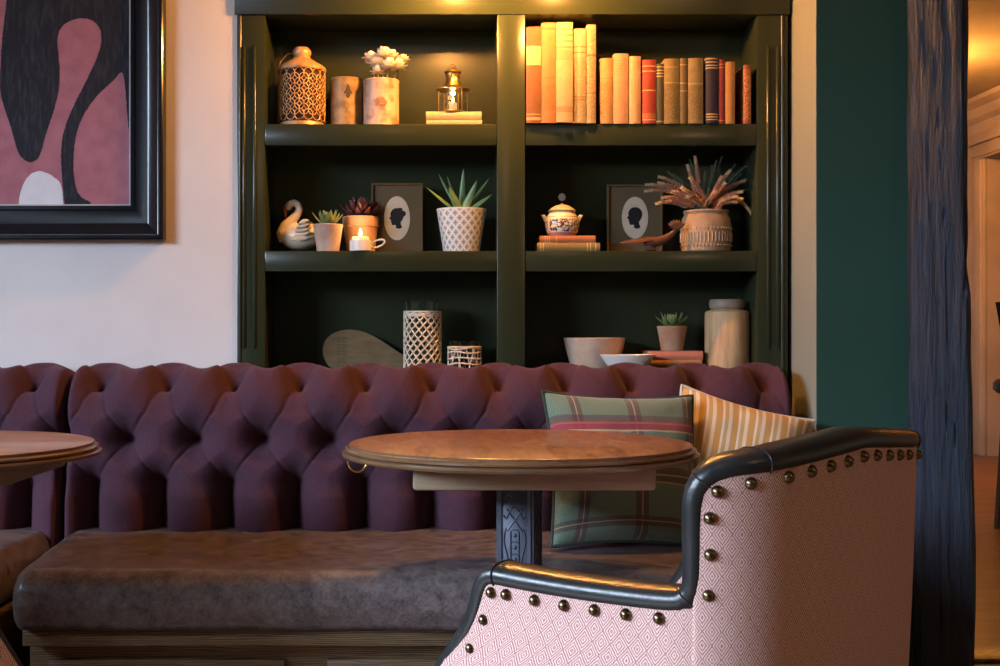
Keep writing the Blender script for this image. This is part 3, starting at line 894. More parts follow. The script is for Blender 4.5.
make_cushion('cushion', 'green tartan wool cushion with maroon and cream checks leaning on the banquette', M['plaid'], M['plaid_edge'], .335, .335, .15,
             (X(625, 2.64), 2.652, .503+.161), (math.radians(-22), math.radians(2), math.radians(9)), 'scatter cushions')
make_cushion('cushion', 'cream and mustard striped cushion half hidden behind the tartan cushion', M['stripe'], M['piping'], .30, .31, .16,
             (X(736, 2.74), 2.758, .503+.150), (math.radians(-20), math.radians(15), math.radians(-4)), 'scatter cushions')

# ------------------------------------------------------------------ books
def book_mat(name, base, orn=None, zone=(0.0, 1.0), kind='none', label=None):
    m, t = newmat(name); b = t.b
    tc = t.add('ShaderNodeTexCoord'); sp = t.add('ShaderNodeSeparateXYZ'); t.link(tc.outputs['Generated'], sp.inputs[0])
    z = sp.outputs[2]
    n = t.noise(t.coords('Object'), 60, 4, .6)
    c = t.mix(t.step(n, .3, .75), base, tuple(k*.72 for k in base))
    if orn and kind == 'scroll':
        w = t.add('ShaderNodeTexVoronoi', feature='DISTANCE_TO_EDGE'); w.inputs['Scale'].default_value = 130
        t.link(t.coords('Object'), w.inputs['Vector'])
        f = t.math('MULTIPLY', t.step(w.outputs['Distance'], .16, .06), inrange(t, z, *zone))
        c = t.mix(t.math('MULTIPLY', f, .75), c, orn)
    if orn and kind == 'bands':
        for zz in zone:
            c = t.mix(inrange(t, z, zz-.008, zz+.008), c, orn)
    if orn and kind == 'block':
        c = t.mix(t.math('MULTIPLY', inrange(t, z, *zone), .85), c, orn)
    if label: 
        for (a, bb, col) in label: c = t.mix(t.math('MULTIPLY', inrange(t, z, a, bb), .85), c, col)
    t.link(c, b.inputs['Base Color']); b.inputs['Roughness'].default_value = .6; b.inputs['Specular IOR Level'].default_value = .3
    t.bump(n, .15, .001)
    return m
def make_book(root, th, hh, dd, m, lying=False):
    """spine faces -y; stands on z=0 with thickness along x (or lies with its thickness along z)"""
    c = MB(); bt = .0022; sq = .003
    def seg(x0, x1, y0, y1, z0, z1): c.bbox(x0, x1, y0, y1, z0, z1, .0008, 1)
    # spine: gently rounded
    n = 7; pr = []
    for k in range(n): 
        a = -1+2*k/(n-1); pr.append((a*th/2, -.004*math.cos(a*PI/2)*min(1, th/.03)))
    vs = []; fs = []
    for z in (0, hh):
        for (x, y) in pr: vs.append((x, y, z))
        for (x, y) in pr: vs.append((x*.9, y+.0025, z))
    k2 = 2*n
    for k in range(n-1):
        fs += [(k, k+1, k2+k+1, k2+k), (n+k+1, n+k, k2+n+k, k2+n+k+1), (k, n+k, n+k+1, k+1), (k2+k, k2+k+1, k2+n+k+1, k2+n+k)]
    c.add(vs, fs)
    seg(-th/2, -th/2+bt, 0, dd, 0, hh); seg(th/2-bt, th/2, 0, dd, 0, hh)
    for z in (.86, .80, .14): pass
    p = MB(); p.box(-th/2+bt, th/2-bt, .002, dd-sq, sq, hh-sq)
    oc = c.build('cover', m, root, angle=30); op = p.build('pages', M['paper'], root, smooth=False)
    if lying:
        for o in (oc, op):
            o.rotation_euler = (0, PI/2, 0); o.location = (-hh/2, 0, th/2)
    return root
CR, TAN = (.62,.45,.25), (.42,.22,.09)
bks = [ # left, right, top px, colour, ornament, zone, kind, extra bands, overhang, words
 (526,541.3,27,(.30,.12,.05),None,None,'none',[(.60,.80,(.66,.50,.28)),(.03,.06,(.6,.45,.25)),(.085,.095,(.6,.45,.25))],.014,'tall rust-brown book with a broad pale band, beside the middle stile'),
 (541.3,556,23,(.50,.24,.09),(.22,.09,.035),(.12,.38),'scroll',[(.93,.95,(.3,.13,.05)),(.44,.46,(.35,.16,.07))],.016,'tall tan-orange book, second from the middle stile, with stamped spine'),
 (556,573,22.5,(.60,.44,.25),(.25,.15,.075),(.10,.16),'block',[(.74,.76,(.33,.2,.1)),(.80,.82,(.33,.2,.1)),(.86,.88,(.33,.2,.1)),(.92,.94,(.33,.2,.1)),(.62,.72,(.42,.28,.14))],.024,'tallest cream book with a tower picture stamped on its spine'),
 (573.5,586,29,(.60,.46,.26),(.28,.16,.07),(.06,.70),'scroll',[(.74,.755,(.25,.15,.07)),(.80,.815,(.25,.15,.07)),(.24,.25,(.2,.1,.05)),(.27,.28,(.2,.1,.05))],.014,'tall cream book, fourth from the middle stile, with scrollwork spine'),
 (586.5,596,25,(.56,.40,.22),(.22,.11,.045),(.04,.95),'scroll',[(.68,.70,(.2,.1,.05)),(.30,.31,(.2,.1,.05))],.014,'narrow tall cream book covered in brown ornament, last of the tall ones'),
 (600,613,58.5,(.48,.30,.12),(.36,.13,.03),(.05,.62),'scroll',[(.69,.70,(.3,.15,.05))],.006,'short yellow-tan book with red-brown scrolls, first of the shorter ones'),
 (613.2,628.6,54,(.58,.30,.16),(.44,.19,.09),(.70,.74,.78,.82,.86,.90),'bands',None,.007,'salmon-orange book, tallest of the shorter ones'),
 (629,641,56.5,(.60,.36,.18),None,None,'none',[(.90,.92,(.48,.25,.11))],.007,'plain pale peach book between the salmon book and the red book'),
 (642.2,656,60,(.38,.055,.035),(.55,.36,.14),(.90,.82,.52,.06),'bands',[(.08,.16,(.42,.16,.06))],.006,'bright red book with gilt lines on the spine'),
 (656,663.7,64,(.10,.085,.045),(.45,.33,.15),(.95,.89,.84,.79,.04),'bands',None,.004,'narrow dark grey-green book beside the red book'),
 (664,679.4,59,(.25,.18,.07),(.11,.075,.025),(.06,.60),'scroll',[(.62,.64,(.4,.28,.1)),(.86,.88,(.36,.25,.1))],.006,'thick olive-gold book with dense ornament, right of the narrow grey-green one'),
 (679.6,687.5,58.5,(.17,.12,.05),(.32,.22,.09),(.62,.50,.90),'bands',None,.005,'narrow olive-brown book between the two thick olive books'),
 (688,703.4,58.5,(.27,.20,.09),(.12,.085,.03),(.06,.58),'scroll',[(.60,.62,(.4,.3,.13)),(.80,.81,(.16,.11,.04))],.006,'thick olive-grey ornamented book beside the navy book'),
 (705.6,718.2,57,(.030,.022,.045),(.40,.28,.12),(.97,.92,.87,.83,.06,.10,.14),'bands',None,.006,'navy blue book with gilt bands'),
 (718.4,725,60,(.24,.035,.03),(.35,.16,.06),(.93,.88,.05),'bands',None,.004,'narrow dark red book right beside the navy book'),
 (725.3,735,62,(.48,.24,.07),(.36,.16,.04),(.90,.80),'bands',None,.004,'ochre-orange book second from the right end of the shelf'),
 (743.8,751,65,(.34,.10,.04),(.48,.22,.08),(.07,.93),'scroll',None,.004,'thin rust-red book standing alone at the right end of the shelf'),
]
for k, (a, c, tp, col, orn, zone, kind, ex, ov, lab) in enumerate(bks):
    yy = YF-ov+.004; th_ = (c-a)*yy/F*.97; x = X((a+c)/2, yy)
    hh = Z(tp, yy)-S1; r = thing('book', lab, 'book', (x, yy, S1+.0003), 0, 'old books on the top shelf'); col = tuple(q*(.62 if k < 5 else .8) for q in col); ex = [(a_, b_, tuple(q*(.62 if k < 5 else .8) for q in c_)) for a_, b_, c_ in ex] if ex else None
    make_book(r, th_, hh, .125 if k > 4 else .15, book_mat('cloth_binding_%d' % k, col, orn, zone, kind, ex))
def lying_book(a, c, z0, z1, y, m, lab, dd=.12, rz=0, group=None):
    w = (c-a)*y/F; r = thing('book', lab, 'book', (X((a+c)/2, y), y, z0), rz, group)
    make_book(r, z1-z0, w, dd, m, True); return r
cb = book_mat('cream_binding', (.44,.32,.17), (.40,.25,.1), (.06,.12,.90), 'bands')
z1 = S1; h1 = .0135
lying_book(426.5, 482, z1+.0004, z1+.0135, 3.075, cb, 'cream book lying flat on the shelf, lower of two under the lantern', group='lying cream books')
lying_book(426, 481.5, z1+.0142, z1+.0345, 3.075, cb, 'cream book lying under the brass lantern, upper of the two', group='lying cream books')
yl = 3.07
lying_book(537, 600, S2+.0004, S2+.0215, yl, book_mat('olive_binding', (.26,.17,.055), (.55,.38,.15), (.06,.10,.80,.85,.93), 'bands'), 'olive-gold book lying on the shelf below the rust book', group='books under the sugar pot')
lying_book(539.5, 595.5, S2+.0223, S2+.039, yl+.004, book_mat('rust_binding', (.42,.15,.06), (.55,.3,.12), (.10,.14,.18,.3), 'bands'), 'rust-orange book lying right under the sugar pot', group='books under the sugar pot')

# ------------------------------------------------------------------ shelf objects
def lathe_part(name, prof, m, root, n=40, loc=(0,0,0)):
    b = MB(); b.lathe(prof, n); return b.build(name, m, root, loc=loc, angle=35)
def shell(r0, r1, h, t=.004, base=.004, lip=0):
    return [(.0001,0), (r0,0), (r1,h-.001), (r1-t*.5,h), (r1-t,h-.001), (max(.001, r0-t),base), (.0001,base)]
def W_(px, y): return px*y/F

# pierced bottle lantern
y = 3.125; x = X(302, y); R = W_(24, y); ht = Z(47.5, y)-S1
t = thing('bottle_lantern', 'bronze bottle-shaped lantern with pierced ring lattice on the left of the top shelf', 'lantern', (x, y, S1))
zb = Z(70, y)-S1
lathe_part('hollow_shade', [(.0001,.006), (R-.007,.006), (R-.007,zb-.002), (.0001,zb-.002)], M['fret_dark'], t)  # added dark core, stands for the shade in the hollow body
lathe_part('base_ring', [(.0001,0), (R-.006,0), (R-.002,.004), (R-.004,.012), (R-.008,.014), (.0001,.014)], M['fret'], t)
b = MB()
rows = 9; nr = 16; rr = R-.002
for k in range(rows):
    for j in range(nr):
        a0 = 2*PI*(j+.5*(k % 2))/nr; zc = .022+(zb-.034)*(k+.5)/rows
        rw = PI*rr/nr*1.05; rz = (zb-.024)/rows*.98
        b.tube([(rr*math.cos(a0+rw/rr*math.cos(q)), rr*math.sin(a0+rw/rr*math.cos(q)), zc+rz*math.sin(q)) for q in [2*PI*i/14 for i in range(14)]], .0012, 5, closed=True)
b.build('lattice', M['fret'], t)
lathe_part('shoulder', [(.0001,zb-.004), (R,zb-.004), (R+.0008,zb), (R-.002,zb+.005), (R*.86,zb+.010), (R*.55,zb+.021), (R*.37,zb+.028), (R*.33,zb+.033), (R*.385,zb+.040), (R*.37,ht-.008), (R*.27,ht-.001), (.0001,ht)], M['fret'], t)
b = MB(); b.tube([(-R*.34, 0, ht-.014), (-R*.6, 0, ht-.016), (-R*.9, 0, zb+.02), (-R*.98, 0, zb-.005)], .0013, 6); b.build('wire_handle', M['fret'], t)

# two tins
def tin(px0, px1, tp, y, lab, base, label_col, group):
    x = X((px0+px1)/2, y); R = W_((px1-px0)/2, y); h = Z(tp, y)-S1
    t = thing('tin', lab, 'tin', (x, y, S1+.0003), 0, group)
    pm = mat('aged_tin_paint', base, .55, .15, col2=label_col, scale=35, lo=.48, hi=.62, bump=.1)
    lathe_part('can', [(.0001,0), (R,0), (R+.001,.002), (R,.005), (R,h-.005), (R+.0012,h-.002), (R,h), (R-.002,h-.001), (R-.002,.004), (.0001,.004)], pm, t)
    return t, R, h
grp = 'aged round tins'
tb1, R, h = tin(331, 362, 79.5, 3.14, 'brown aged tin with a bee printed on it, beside the bottle lantern', (.32,.21,.095), (.20,.12,.05), grp)
# bee print: slightly raised on the tin
b = MB()
def on_cyl(R, a, z): return (R*math.sin(a), -R*math.cos(a), z)
def patch(b, R, pts, ac, zc):
    o = len(b.v); b.v += [on_cyl(R, ac+p[0]/R, zc+p[1]) for p in pts]; b.f.append(tuple(range(o, o+len(pts)))); b.mi.append(0)
ell = lambda cx, cz, rx, rz, rot=0: [(cx+rx*math.cos(q)*math.cos(rot)-rz*math.sin(q)*math.sin(rot), cz+rx*math.cos(q)*math.sin(rot)+rz*math.sin(q)*math.cos(rot)) for q in [2*PI*i/14 for i in range(14)]]
for e in (ell(0,-.005,.0058,.011), ell(0,.008,.0050,.0052), ell(0,.0145,.0034,.0034), ell(.0062,.001,.0075,.0022,-1.1), ell(-.0062,.001,.0075,.0022,1.1)): patch(b, R+.0006, e, .18, h*.70)
b.build('bee_print', mat('faded_black_print', (.05,.035,.02), .7), tb1, fixn=True)
tb2, R, h = tin(363.5, 399, 81, 3.105, 'pale rose aged tin holding the white flowers', (.48,.34,.26), (.30,.155,.10), grp)
b = MB()
for e in (ell(-.006,0,.006,.009), ell(.005,.002,.007,.008), ell(.012,-.003,.005,.006), ell(0,-.010,.014,.002)): patch(b, R+.0006, e, .0, h*.5)
patch(b, R+.0006, ell(.031,.030,.0025,.0035), .0, h*.55)
b.build('faded_print', mat('faded_brown_print', (.26,.13,.08), .7), tb2)
# flowers in the second tin
fl = thing('flower_bunch', 'bunch of white flowers standing in the pale rose tin', 'flowers', (tb2.location.x, tb2.location.y, S1+h*.5))
FZ = fl.location.z
def petal_mesh(b, c, ax, L, wd, cup):
    ax = Vector(ax).normalized(); sd = ax.cross(Vector((0,0,1)))
    if sd.length < .01: sd = Vector((1,0,0))
    sd.normalize(); nn = sd.cross(ax)
    o = len(b.v); nu, nv = 6, 5
    for i in range(nu):
        u = i/(nu-1)
        for j in range(nv):
            v = -1+2*j/(nv-1); ww = wd*math.sin(PI*min(1, u*.82+.12))**.8
            p = Vector(c)+ax*L*u+sd*ww*v+nn*(cup*(v*v*.5+u*u)*L*.5)
            b.v.append(tuple(p))
    for i in range(nu-1):
        for j in range(nv-1): b.f.append((o+i*nv+j, o+(i+1)*nv+j, o+(i+1)*nv+j+1, o+i*nv+j+1)); b.mi.append(b.cur)
for (px, py, dy, sc) in ((377, 65, -.012, 1.0), (391, 60, .012, 1.0), (384, 57, -.02, .95), (398, 69, -.008, .95), (389, 68, -.028, .95), (371, 60, .01, .8), (378, 73, -.02, .75), (403, 62, .012, .7)):
    yy = fl.location.y+dy; c = Vector((X(px, yy), yy, Z(py, yy)))-Vector(fl.location)
    b = MB(); rnd = random.Random(px)
    for k in range(26):
        a = k*2.399; el = -.25+1.5*k/26
        d = (math.cos(a)*math.cos(el), math.sin(a)*math.cos(el), math.sin(el))
        petal_mesh(b, c, d, (.023+.006*rnd.random())*sc, .0095*sc, .35)
    o = b.build('blossom', M['petal'], fl, angle=180)
    s_ = MB(); s_.tube([(0+.3*c.x, c.y*.4, -.02), (c.x*.55, c.y*.7, c.z*.5), tuple(c)], .0013, 6); s_.build('stem', M['stem'], fl)
b = MB()
for k in range(7):
    a = -PI/2+(-1.3+2.6*k/6); petal_mesh(b, (.012*math.cos(a), .012*math.sin(a), h*.48), (math.cos(a), math.sin(a), .35), .026, .006, -.3)
b.build('leaf_collar', mat('dry_leaf', (.42,.30,.13), .7), fl, angle=180)

# brass lantern
y = 3.105; x = X(453, y); zl = S1+.0348; R = W_(15.5, y); ht = Z(68, y)-zl
t = thing('lantern', 'small brass ship lantern with glass sides standing on two cream books', 'lantern', (x, y, zl), math.radians(8))
hg = Z(90.5, y)-zl
lathe_part('base', [(.0001,0), (R,0), (R,.003), (R*.92,.005), (.0001,.005)], M['brass'], t, 6)
for k in range(6):
    a = 2*PI*k/6; b = MB(); b.tube([(R*.93*math.cos(a), R*.93*math.sin(a), .004), (R*.93*math.cos(a), R*.93*math.sin(a), hg)], .0014, 6); b.build('post', M['brass'], t)
for k in range(6):
    a, a2 = 2*PI*k/6, 2*PI*(k+1)/6; q = R*.9
    p0, p1 = Vector((q*math.cos(a), q*math.sin(a), 0)), Vector((q*math.cos(a2), q*math.sin(a2), 0)); nn = ((p0+p1)/2).normalized()*.0008
    b = MB(); vs = [p+Vector((0,0,z))+s_ for s_ in (nn*0, nn) for (p, z) in ((p0,.005), (p1,.005), (p1,hg), (p0,hg))]
    b.add(vs, [(0,1,2,3), (7,6,5,4), (0,4,5,1), (1,5,6,2), (2,6,7,3), (3,7,4,0)]); b.build('glass_pane', M['glass'], t, smooth=False)
hr = Z(79, y)-zl
lathe_part('roof', [(.0001,hg), (R*1.08,hg), (R*1.08,hg+.002), (R*.62,hg+.010), (R*.46,hr-.006), (R*.42,hr), (R*.42,ht-.014), (R*.56,ht-.012), (R*.5,ht-.008), (R*.2,ht-.003), (.0001,ht-.003)], M['brass'], t, 24)
b = MB()
for a in (-.9, -.3, .3, .9, 1.5, 2.1, 2.7, 3.3, 3.9, 4.5): b.sphere((R*.425*math.cos(a-PI/2), R*.425*math.sin(a-PI/2), (hr+ht-.014)/2), .0022, 8, 6, (1,1,1.8))
b.build('vent', M['fret_dark'], t)
b = MB(); b.tube([(.007*math.cos(a), 0, ht+.003+.006*math.sin(a)) for a in [2*PI*k/20 for k in range(20)]], .0011, 6, closed=True); b.build('ring', M['brass'], t)
cz = zl+.0055
c = thing('candle', 'lit candle inside the brass lantern', 'candle', (x, y, cz))
lathe_part('wax', [(.0001,0), (.0095,0), (.0095,.020), (.008,.0215), (.0001,.0205)], M['wax'], c, 24)
def flame(root, z, h, r):
    return lathe_part('flame', [(.0001,z), (r*.6,z+h*.08), (r,z+h*.28), (r*.75,z+h*.55), (r*.3,z+h*.82), (.0001,z+h)], M['flame'], root, 16)
flame(c, .0215, .017, .003)
M['dim_wax'] = mat('pillar_wax', (.75,.6,.35), .5)

# swan
y = 3.13; zs = S2+.0003
t = thing('swan_figurine', 'cream glazed swan planter with curved neck at the left of the middle shelf', 'figurine', (X(297, y), y, zs))
def sw(px, py): return (X(px, y)-t.location.x, Z(py, y)-zs)
bm_ = MB()
body = bmesh.new(); bmesh.ops.create_uvsphere(body, u_segments=28, v_segments=18, radius=1)
cx, czz = sw(301, 236)
for v in body.verts:
    p = v.co.copy(); f = (p.x+1)/2
    zt = p.z*.036*(1-.15*f); z = czz-.002+zt
    if p.x > .3 and p.z > 0: z += (p.x-.3)*.030*p.z
    v.co = Vector((cx+p.x*.052, p.y*.034, max(z, 0.0)))
bm_.bm(body)
neck = [(287,241),(284.5,233),(287,226),(292.5,220),(297.5,214),(299.5,209.5),(298,204.5),(294,202.6),(290,204),(288,207.5)]
rad = [.020,.020,.017,.0125,.0098,.0088,.0082,.0082,.0086,.0078]
fine = []; fr = []
for i in range(len(neck)-1):
    for k in range(4):
        f = k/4; fine.append((neck[i][0]+(neck[i+1][0]-neck[i][0])*f, neck[i][1]+(neck[i+1][1]-neck[i][1])*f)); fr.append(rad[i]+(rad[i+1]-rad[i])*f)
fine.append(neck[-1]); fr.append(rad[-1])
bm_.tube([(sw(*p)[0], 0, max(sw(*p)[1], .018)) for p in fine], fr, 16)
hx, hz = sw(288.5, 206.5); bm_.sphere((hx, 0, hz), .0095, 16, 12, (1,.85,1.05))
o = bm_.build('body', M['swan'], t, angle=180)
md = o.modifiers.new('Remesh', 'REMESH'); md.mode = 'VOXEL'; md.voxel_size = .0018; md.use_smooth_shade = True
md = o.modifiers.new('Smooth', 'SMOOTH'); md.iterations = 8
bx_, bz_ = sw(286.3, 210); ex_, ez_ = sw(287.5, 218)
b = MB(); b.tube([(hx-.003, 0, hz-.003), (bx_-.003, 0, bz_), (ex_-.004, 0, ez_)], [.0065, .005, .0012], 10); b.build('beak', M['orange_beak'], t)
b = MB()
for s_ in (-1, 1): b.sphere((hx-.003, s_*.0078, hz+.0015), .0014, 8, 6)
b.build('eye', M['black_ink'], t)
for s_ in (-1, 1):
    b = MB(); n = 5
    for k in range(n):
        f = k/(n-1); L = .052-.006*k
        p0 = Vector((cx-.018+.004*k, s_*(.029+.0012*k), czz-.012+.010*k)); ax = Vector((1, s_*.05, .12+.16*f)).normalized()
        vs = []
        for i in range(9):
            u = i/8; wv = .0075*math.sin(PI*min(1, u*.86+.1))
            for (dz, dyy) in ((-1,.0), (0,.0035), (1,.0)): vs.append(p0+ax*L*u+Vector((0, s_*dyy, dz*wv)))
        fs = [(i*3+j, (i+1)*3+j, (i+1)*3+j+1, i*3+j+1) for i in range(8) for j in range(2)]; b.add(vs, fs)
    w_ = b.build('wing', M['swan_wing'], t, angle=60); sd = w_.modifiers.new('Solidify', 'SOLIDIFY'); sd.thickness = .003

# plants
def leaf_solid(b, c, ax, up, L, wd, thk, curve=0.0, nu=8):
    ax = Vector(ax).normalized(); up = Vector(up); up = (up-ax*up.dot(ax)).normalized(); sd = ax.cross(up)
    vs = []; n = 8
    for i in range(nu):
        u = i/(nu-1); w = wd*(math.sin(PI*(.18+.80*u**.85))**.8 if u < .999 else .02); q = thk*(1-u*.75)
        cc = Vector(c)+ax*L*u+up*curve*L*u*u
        for j in range(n):
            a = 2*PI*j/n; vs.append(cc+sd*w*math.cos(a)+up*q*(math.sin(a) if math.sin(a) > 0 else .7*math.sin(a)))
    fs = [(i*n+j, i*n+(j+1) % n, (i+1)*n+(j+1) % n, (i+1)*n+j) for i in range(nu-1) for j in range(n)]+[tuple(range(n)), tuple((nu-1)*n+j for j in range(n))]
    b.add(vs, fs)
def rosette(root, z, R, layers, m, L, wd, thk, name='rosette', seed=1):
    rnd = random.Random(seed); b = MB()
    for li, (cnt, el, k) in enumerate(layers):
        for j in range(cnt):
            a = 2*PI*(j+.5*(li % 2))/cnt+rnd.uniform(-.12, .12); e = el+rnd.uniform(-.08, .08)
            d = (math.cos(a)*math.cos(e), math.sin(a)*math.cos(e), math.sin(e))
            leaf_solid(b, (math.cos(a)*.004, math.sin(a)*.004, z), d, (-d[0]*d[2], -d[1]*d[2], 1), L*k*rnd.uniform(.9, 1.08), wd, thk, .22)
    return b.build(name, m, root, angle=70)
def pot(root, r0, r1, h, m, rim=True):
    if rim: pr = [(.0001,0), (r0,0), (r1*.93,h*.72), (r1,h*.73), (r1,h-.002), (r1-.002,h), (r1-.006,h-.001), (r1-.007,h*.8), (r0*.8,.006), (.0001,.006)]
    else: pr = [(.0001,0), (r0,0), (r1-.001,h-.006), (r1,h-.004), (r1,h-.001), (r1-.002,h), (r1-.005,h-.001), (r0*.85,.006), (.0001,.006)]
    p = lathe_part('pot', pr, m, root, 48)
    lathe_part('soil', [(.0001,h*.6), (r1*.80,h*.6), (r1*.82,h*.88), (.0001,h*.90)], M['soil'], root, 24)
    return p
def potted(name, lab, px0, px1, bp0, bp1, tp, y, zsh, m, rim, group=None):
    x = X((px0+px1)/2, y); h = Z(tp, y)-zsh
    t = thing(name, lab, 'plant', (x, y, zsh+.0003), 0, group)
    pot(t, W_((bp1-bp0)/2, y), W_((px1-px0)/2, y), h, m, rim); return t, h
t, h = potted('potted_succulent', 'small green succulent in a pale terracotta pot next to the swan', 313, 343, 318, 340, 224.5, 3.078, S2, M['terracotta_pale'], False, 'potted succulents')
rosette(t, h*.9, .03, ((9,.55,1.0), (8,.9,.95), (6,1.2,.85)), M['leaf'], .046, .0068, .003, seed=3)
t, h = potted('potted_succulent', 'burgundy succulent in the larger terracotta pot behind the candle cup', 342.5, 379, 346, 374, 217, 3.155, S2, M['terracotta'], True, 'potted succulents')
rosette(t, h*.92, .04, ((11,.36,1.0), (10,.66,.98), (8,.98,.95), (5,1.3,.9)), M['red_leaf'], .060, .0095, .0035, seed=5)
# candle cup
y = 3.068; x = X(360.5, y); R = W_(11, y); h = Z(240.5, y)-S2
t = thing('candle_holder', 'white cup candle holder with a loop handle on the middle shelf', 'candle holder', (x, y, S2+.0003))
lathe_part('cup', [(.0001,0), (R*.93,0), (R,.002), (R,h-.001), (R-.0012,h), (R-.0025,h-.001), (R-.0025,.004), (.0001,.004)], M['white_china'], t)
b = MB(); lp = []
for k in range(25):
    q = 2*PI*k/24-PI; lp.append((R+.0155+.0165*math.cos(q), 0, h*.52+.0085*math.sin(q)+.005*(1+math.cos(q))))
b.tube(lp, .0022, 8, closed=False); b.build('handle', M['white_china'], t)
c = thing('candle', 'lit tealight candle in the white cup holder', 'candle', (x, y, S2+.005))
lathe_part('wax', [(.0001,0), (R*.8,0), (R*.8,h+.002), (R*.72,h+.0045), (.0001,h+.003)], M['wax'], c, 24)
flame(c, h+.004, .021, .0042)
FLZ = S2+.005+h+.022
FLP = (x, y-.0, FLZ)

# silhouette portraits
HEAD = [(-.10,-.62),(-.05,-.50),(-.12,-.44),(-.30,-.46),(-.36,-.40),(-.34,-.33),(-.40,-.28),(-.38,-.22),(-.42,-.17),(-.40,-.10),(-.52,-.02),(-.50,.03),(-.42,.12),(-.44,.28),(-.40,.42),(-.30,.56),(-.12,.66),(.10,.66),(.30,.58),(.42,.42),(.46,.22),(.42,.02),(.32,-.16),(.24,-.26),(.26,-.42),(.34,-.56),(.28,-.66),(.10,-.70)]
def portrait(lab, px0, px1, tp, y, ox, oy, orx, ory, k, bun, tilt=0):
    w = W_(px1-px0, y); h = Z(tp, y)-S2
    t = thing('silhouette_portrait', lab, 'picture', (X((px0+px1)/2, y), y, S2+.0006), 0, 'framed silhouette portraits')
    fw = .0055
    b = MB(); frame_sweep(b, -w/2, w/2, 0, h, [(0,-.008), (0,.004), (.0012,.006), (.004,.006), (fw,.003), (fw,-.008)], 0); b.build('frame', M['frame_wood'], t, angle=25)
    b = MB(); b.box(-w/2+fw-.001, w/2-fw+.001, .0, .007, fw-.001, h-fw+.001); b.build('mount', M['mat_card'], t, smooth=False)
    cx = X(ox, y)-t.location.x; cz = Z(oy, y)-S2; rx, rz = W_(orx, y), W_(ory, y)
    b = MB(); b.prism([(cx+rx*math.cos(q), cz+rz*math.sin(q)) for q in [2*PI*i/48 for i in range(48)]], -.0012, .0004); b.build('oval', M['cream_oval'], t, smooth=False)
    pts = [(cx+p[0]*k*rx*1.5, cz+p[1]*k*rx*1.5) for p in HEAD]
    bm = bmesh.new(); vs = [bm.verts.new((p[0], -.0018, p[1])) for p in pts]; f = bm.faces.new(vs)
    ex = bmesh.ops.extrude_face_region(bm, geom=[f]); bmesh.ops.translate(bm, vec=(0,.0008,0), verts=[v for v in ex['geom'] if isinstance(v, bmesh.types.BMVert)])
    bmesh.ops.triangulate(bm, faces=bm.faces[:])
    b = MB(); b.bm(bm)
    if bun: b.sphere((cx+rx*.42*k*1.5, -.0014, cz+.30*rx*k*1.5), rx*.2, 12, 8, (1,.02,1.1)); b.sphere((cx+rx*.2*k*1.5, -.0014, cz+.58*rx*k*1.5), rx*.16, 12, 8, (1.3,.02,.8))
    b.build('silhouette', M['black_ink'], t, smooth=False)
    return t
p1 = portrait('framed black silhouette portrait on a cream oval, beside the patterned aloe pot', 371.5, 423, 183.5, 3.17, 397, 218.5, 13, 22, .78, True)
p2 = portrait('framed black silhouette portrait on a cream oval, behind the carved bird', 607, 662.5, 185, 3.165, 635, 218, 13.2, 21, .80, False)

# aloe
y = 3.12
t, h = potted('potted_aloe', 'spiky aloe in a white pot with a blue-grey diamond pattern', 437, 487, 444, 480, 209.5, y, S2, None, False) if False else (None, None)
x = X(461.5, y); h = Z(209.5, y)-S2
t = thing('potted_aloe', 'spiky aloe in a white pot with a grey diamond pattern', 'plant', (x, y, S2+.0003))
def diamond_pot():
    m, tt = newmat('white_pot_with_diamonds')
    tc = tt.add('ShaderNodeTexCoord'); sp = tt.add('ShaderNodeSeparateXYZ'); tt.link(tc.outputs['UV'], sp.inputs[0])
    U = tt.math('MULTIPLY', sp.outputs[0], 17); V = tt.math('MULTIPLY', sp.outputs[1], 4.6)
    a = tt.math('ABSOLUTE', tt.math('SUBTRACT', tt.math('FRACT', U), .5)); bq_ = tt.math('ABSOLUTE', tt.math('SUBTRACT', tt.math('FRACT', V), .5))
    d = tt.math('ADD', a, bq_)
    d = tt.math('MINIMUM', d, tt.math('SUBTRACT', 1.0, d))
    f = tt.step(d, .34, .40)
    body_ = tt.mix(f, (.20,.235,.29), (.74,.70,.64))
    dot = tt.step(d, .12, .07)
    c = tt.mix(dot, tt.mix(.6, body_, (.50,.50,.50)), (.05,.055,.08))
    rim_ = tt.math('GREATER_THAN', sp.outputs[1], .965)
    c = tt.mix(rim_, tt.mix(f, c, (.74,.70,.64)), (.74,.70,.64))
    tt.link(c, tt.b.inputs['Base Color']); tt.b.inputs['Roughness'].default_value = .35
    return m
b = MB(); r0, r1 = W_(18, y), W_(25, y); N = 64; uv = []
prf = [(.002,0), (r0,0)]+[(r0+(r1-r0)*k/10, h*k/10) for k in range(1, 11)]+[(r1-.003,h), (r1-.004,h-.004), (r0*.85,.006), (.002,.006)]
for i in range(N+1):
    a = 2*PI*i/N
    for (r, z) in prf: b.v.append((r*math.cos(a), r*math.sin(a), z)); uv.append((i/N, z/h))
kk = len(prf)
for i in range(N):
    for q in range(kk-1): b.f.append((i*kk+q, (i+1)*kk+q, (i+1)*kk+q+1, i*kk+q+1)); b.mi.append(0)
b.build('pot', diamond_pot(), t, uv=uv, angle=40)
lathe_part('soil', [(.0001,h*.6), (r1*.78,h*.6), (r1*.86,h*.9), (.0001,h*.92)], M['soil'], t, 24)
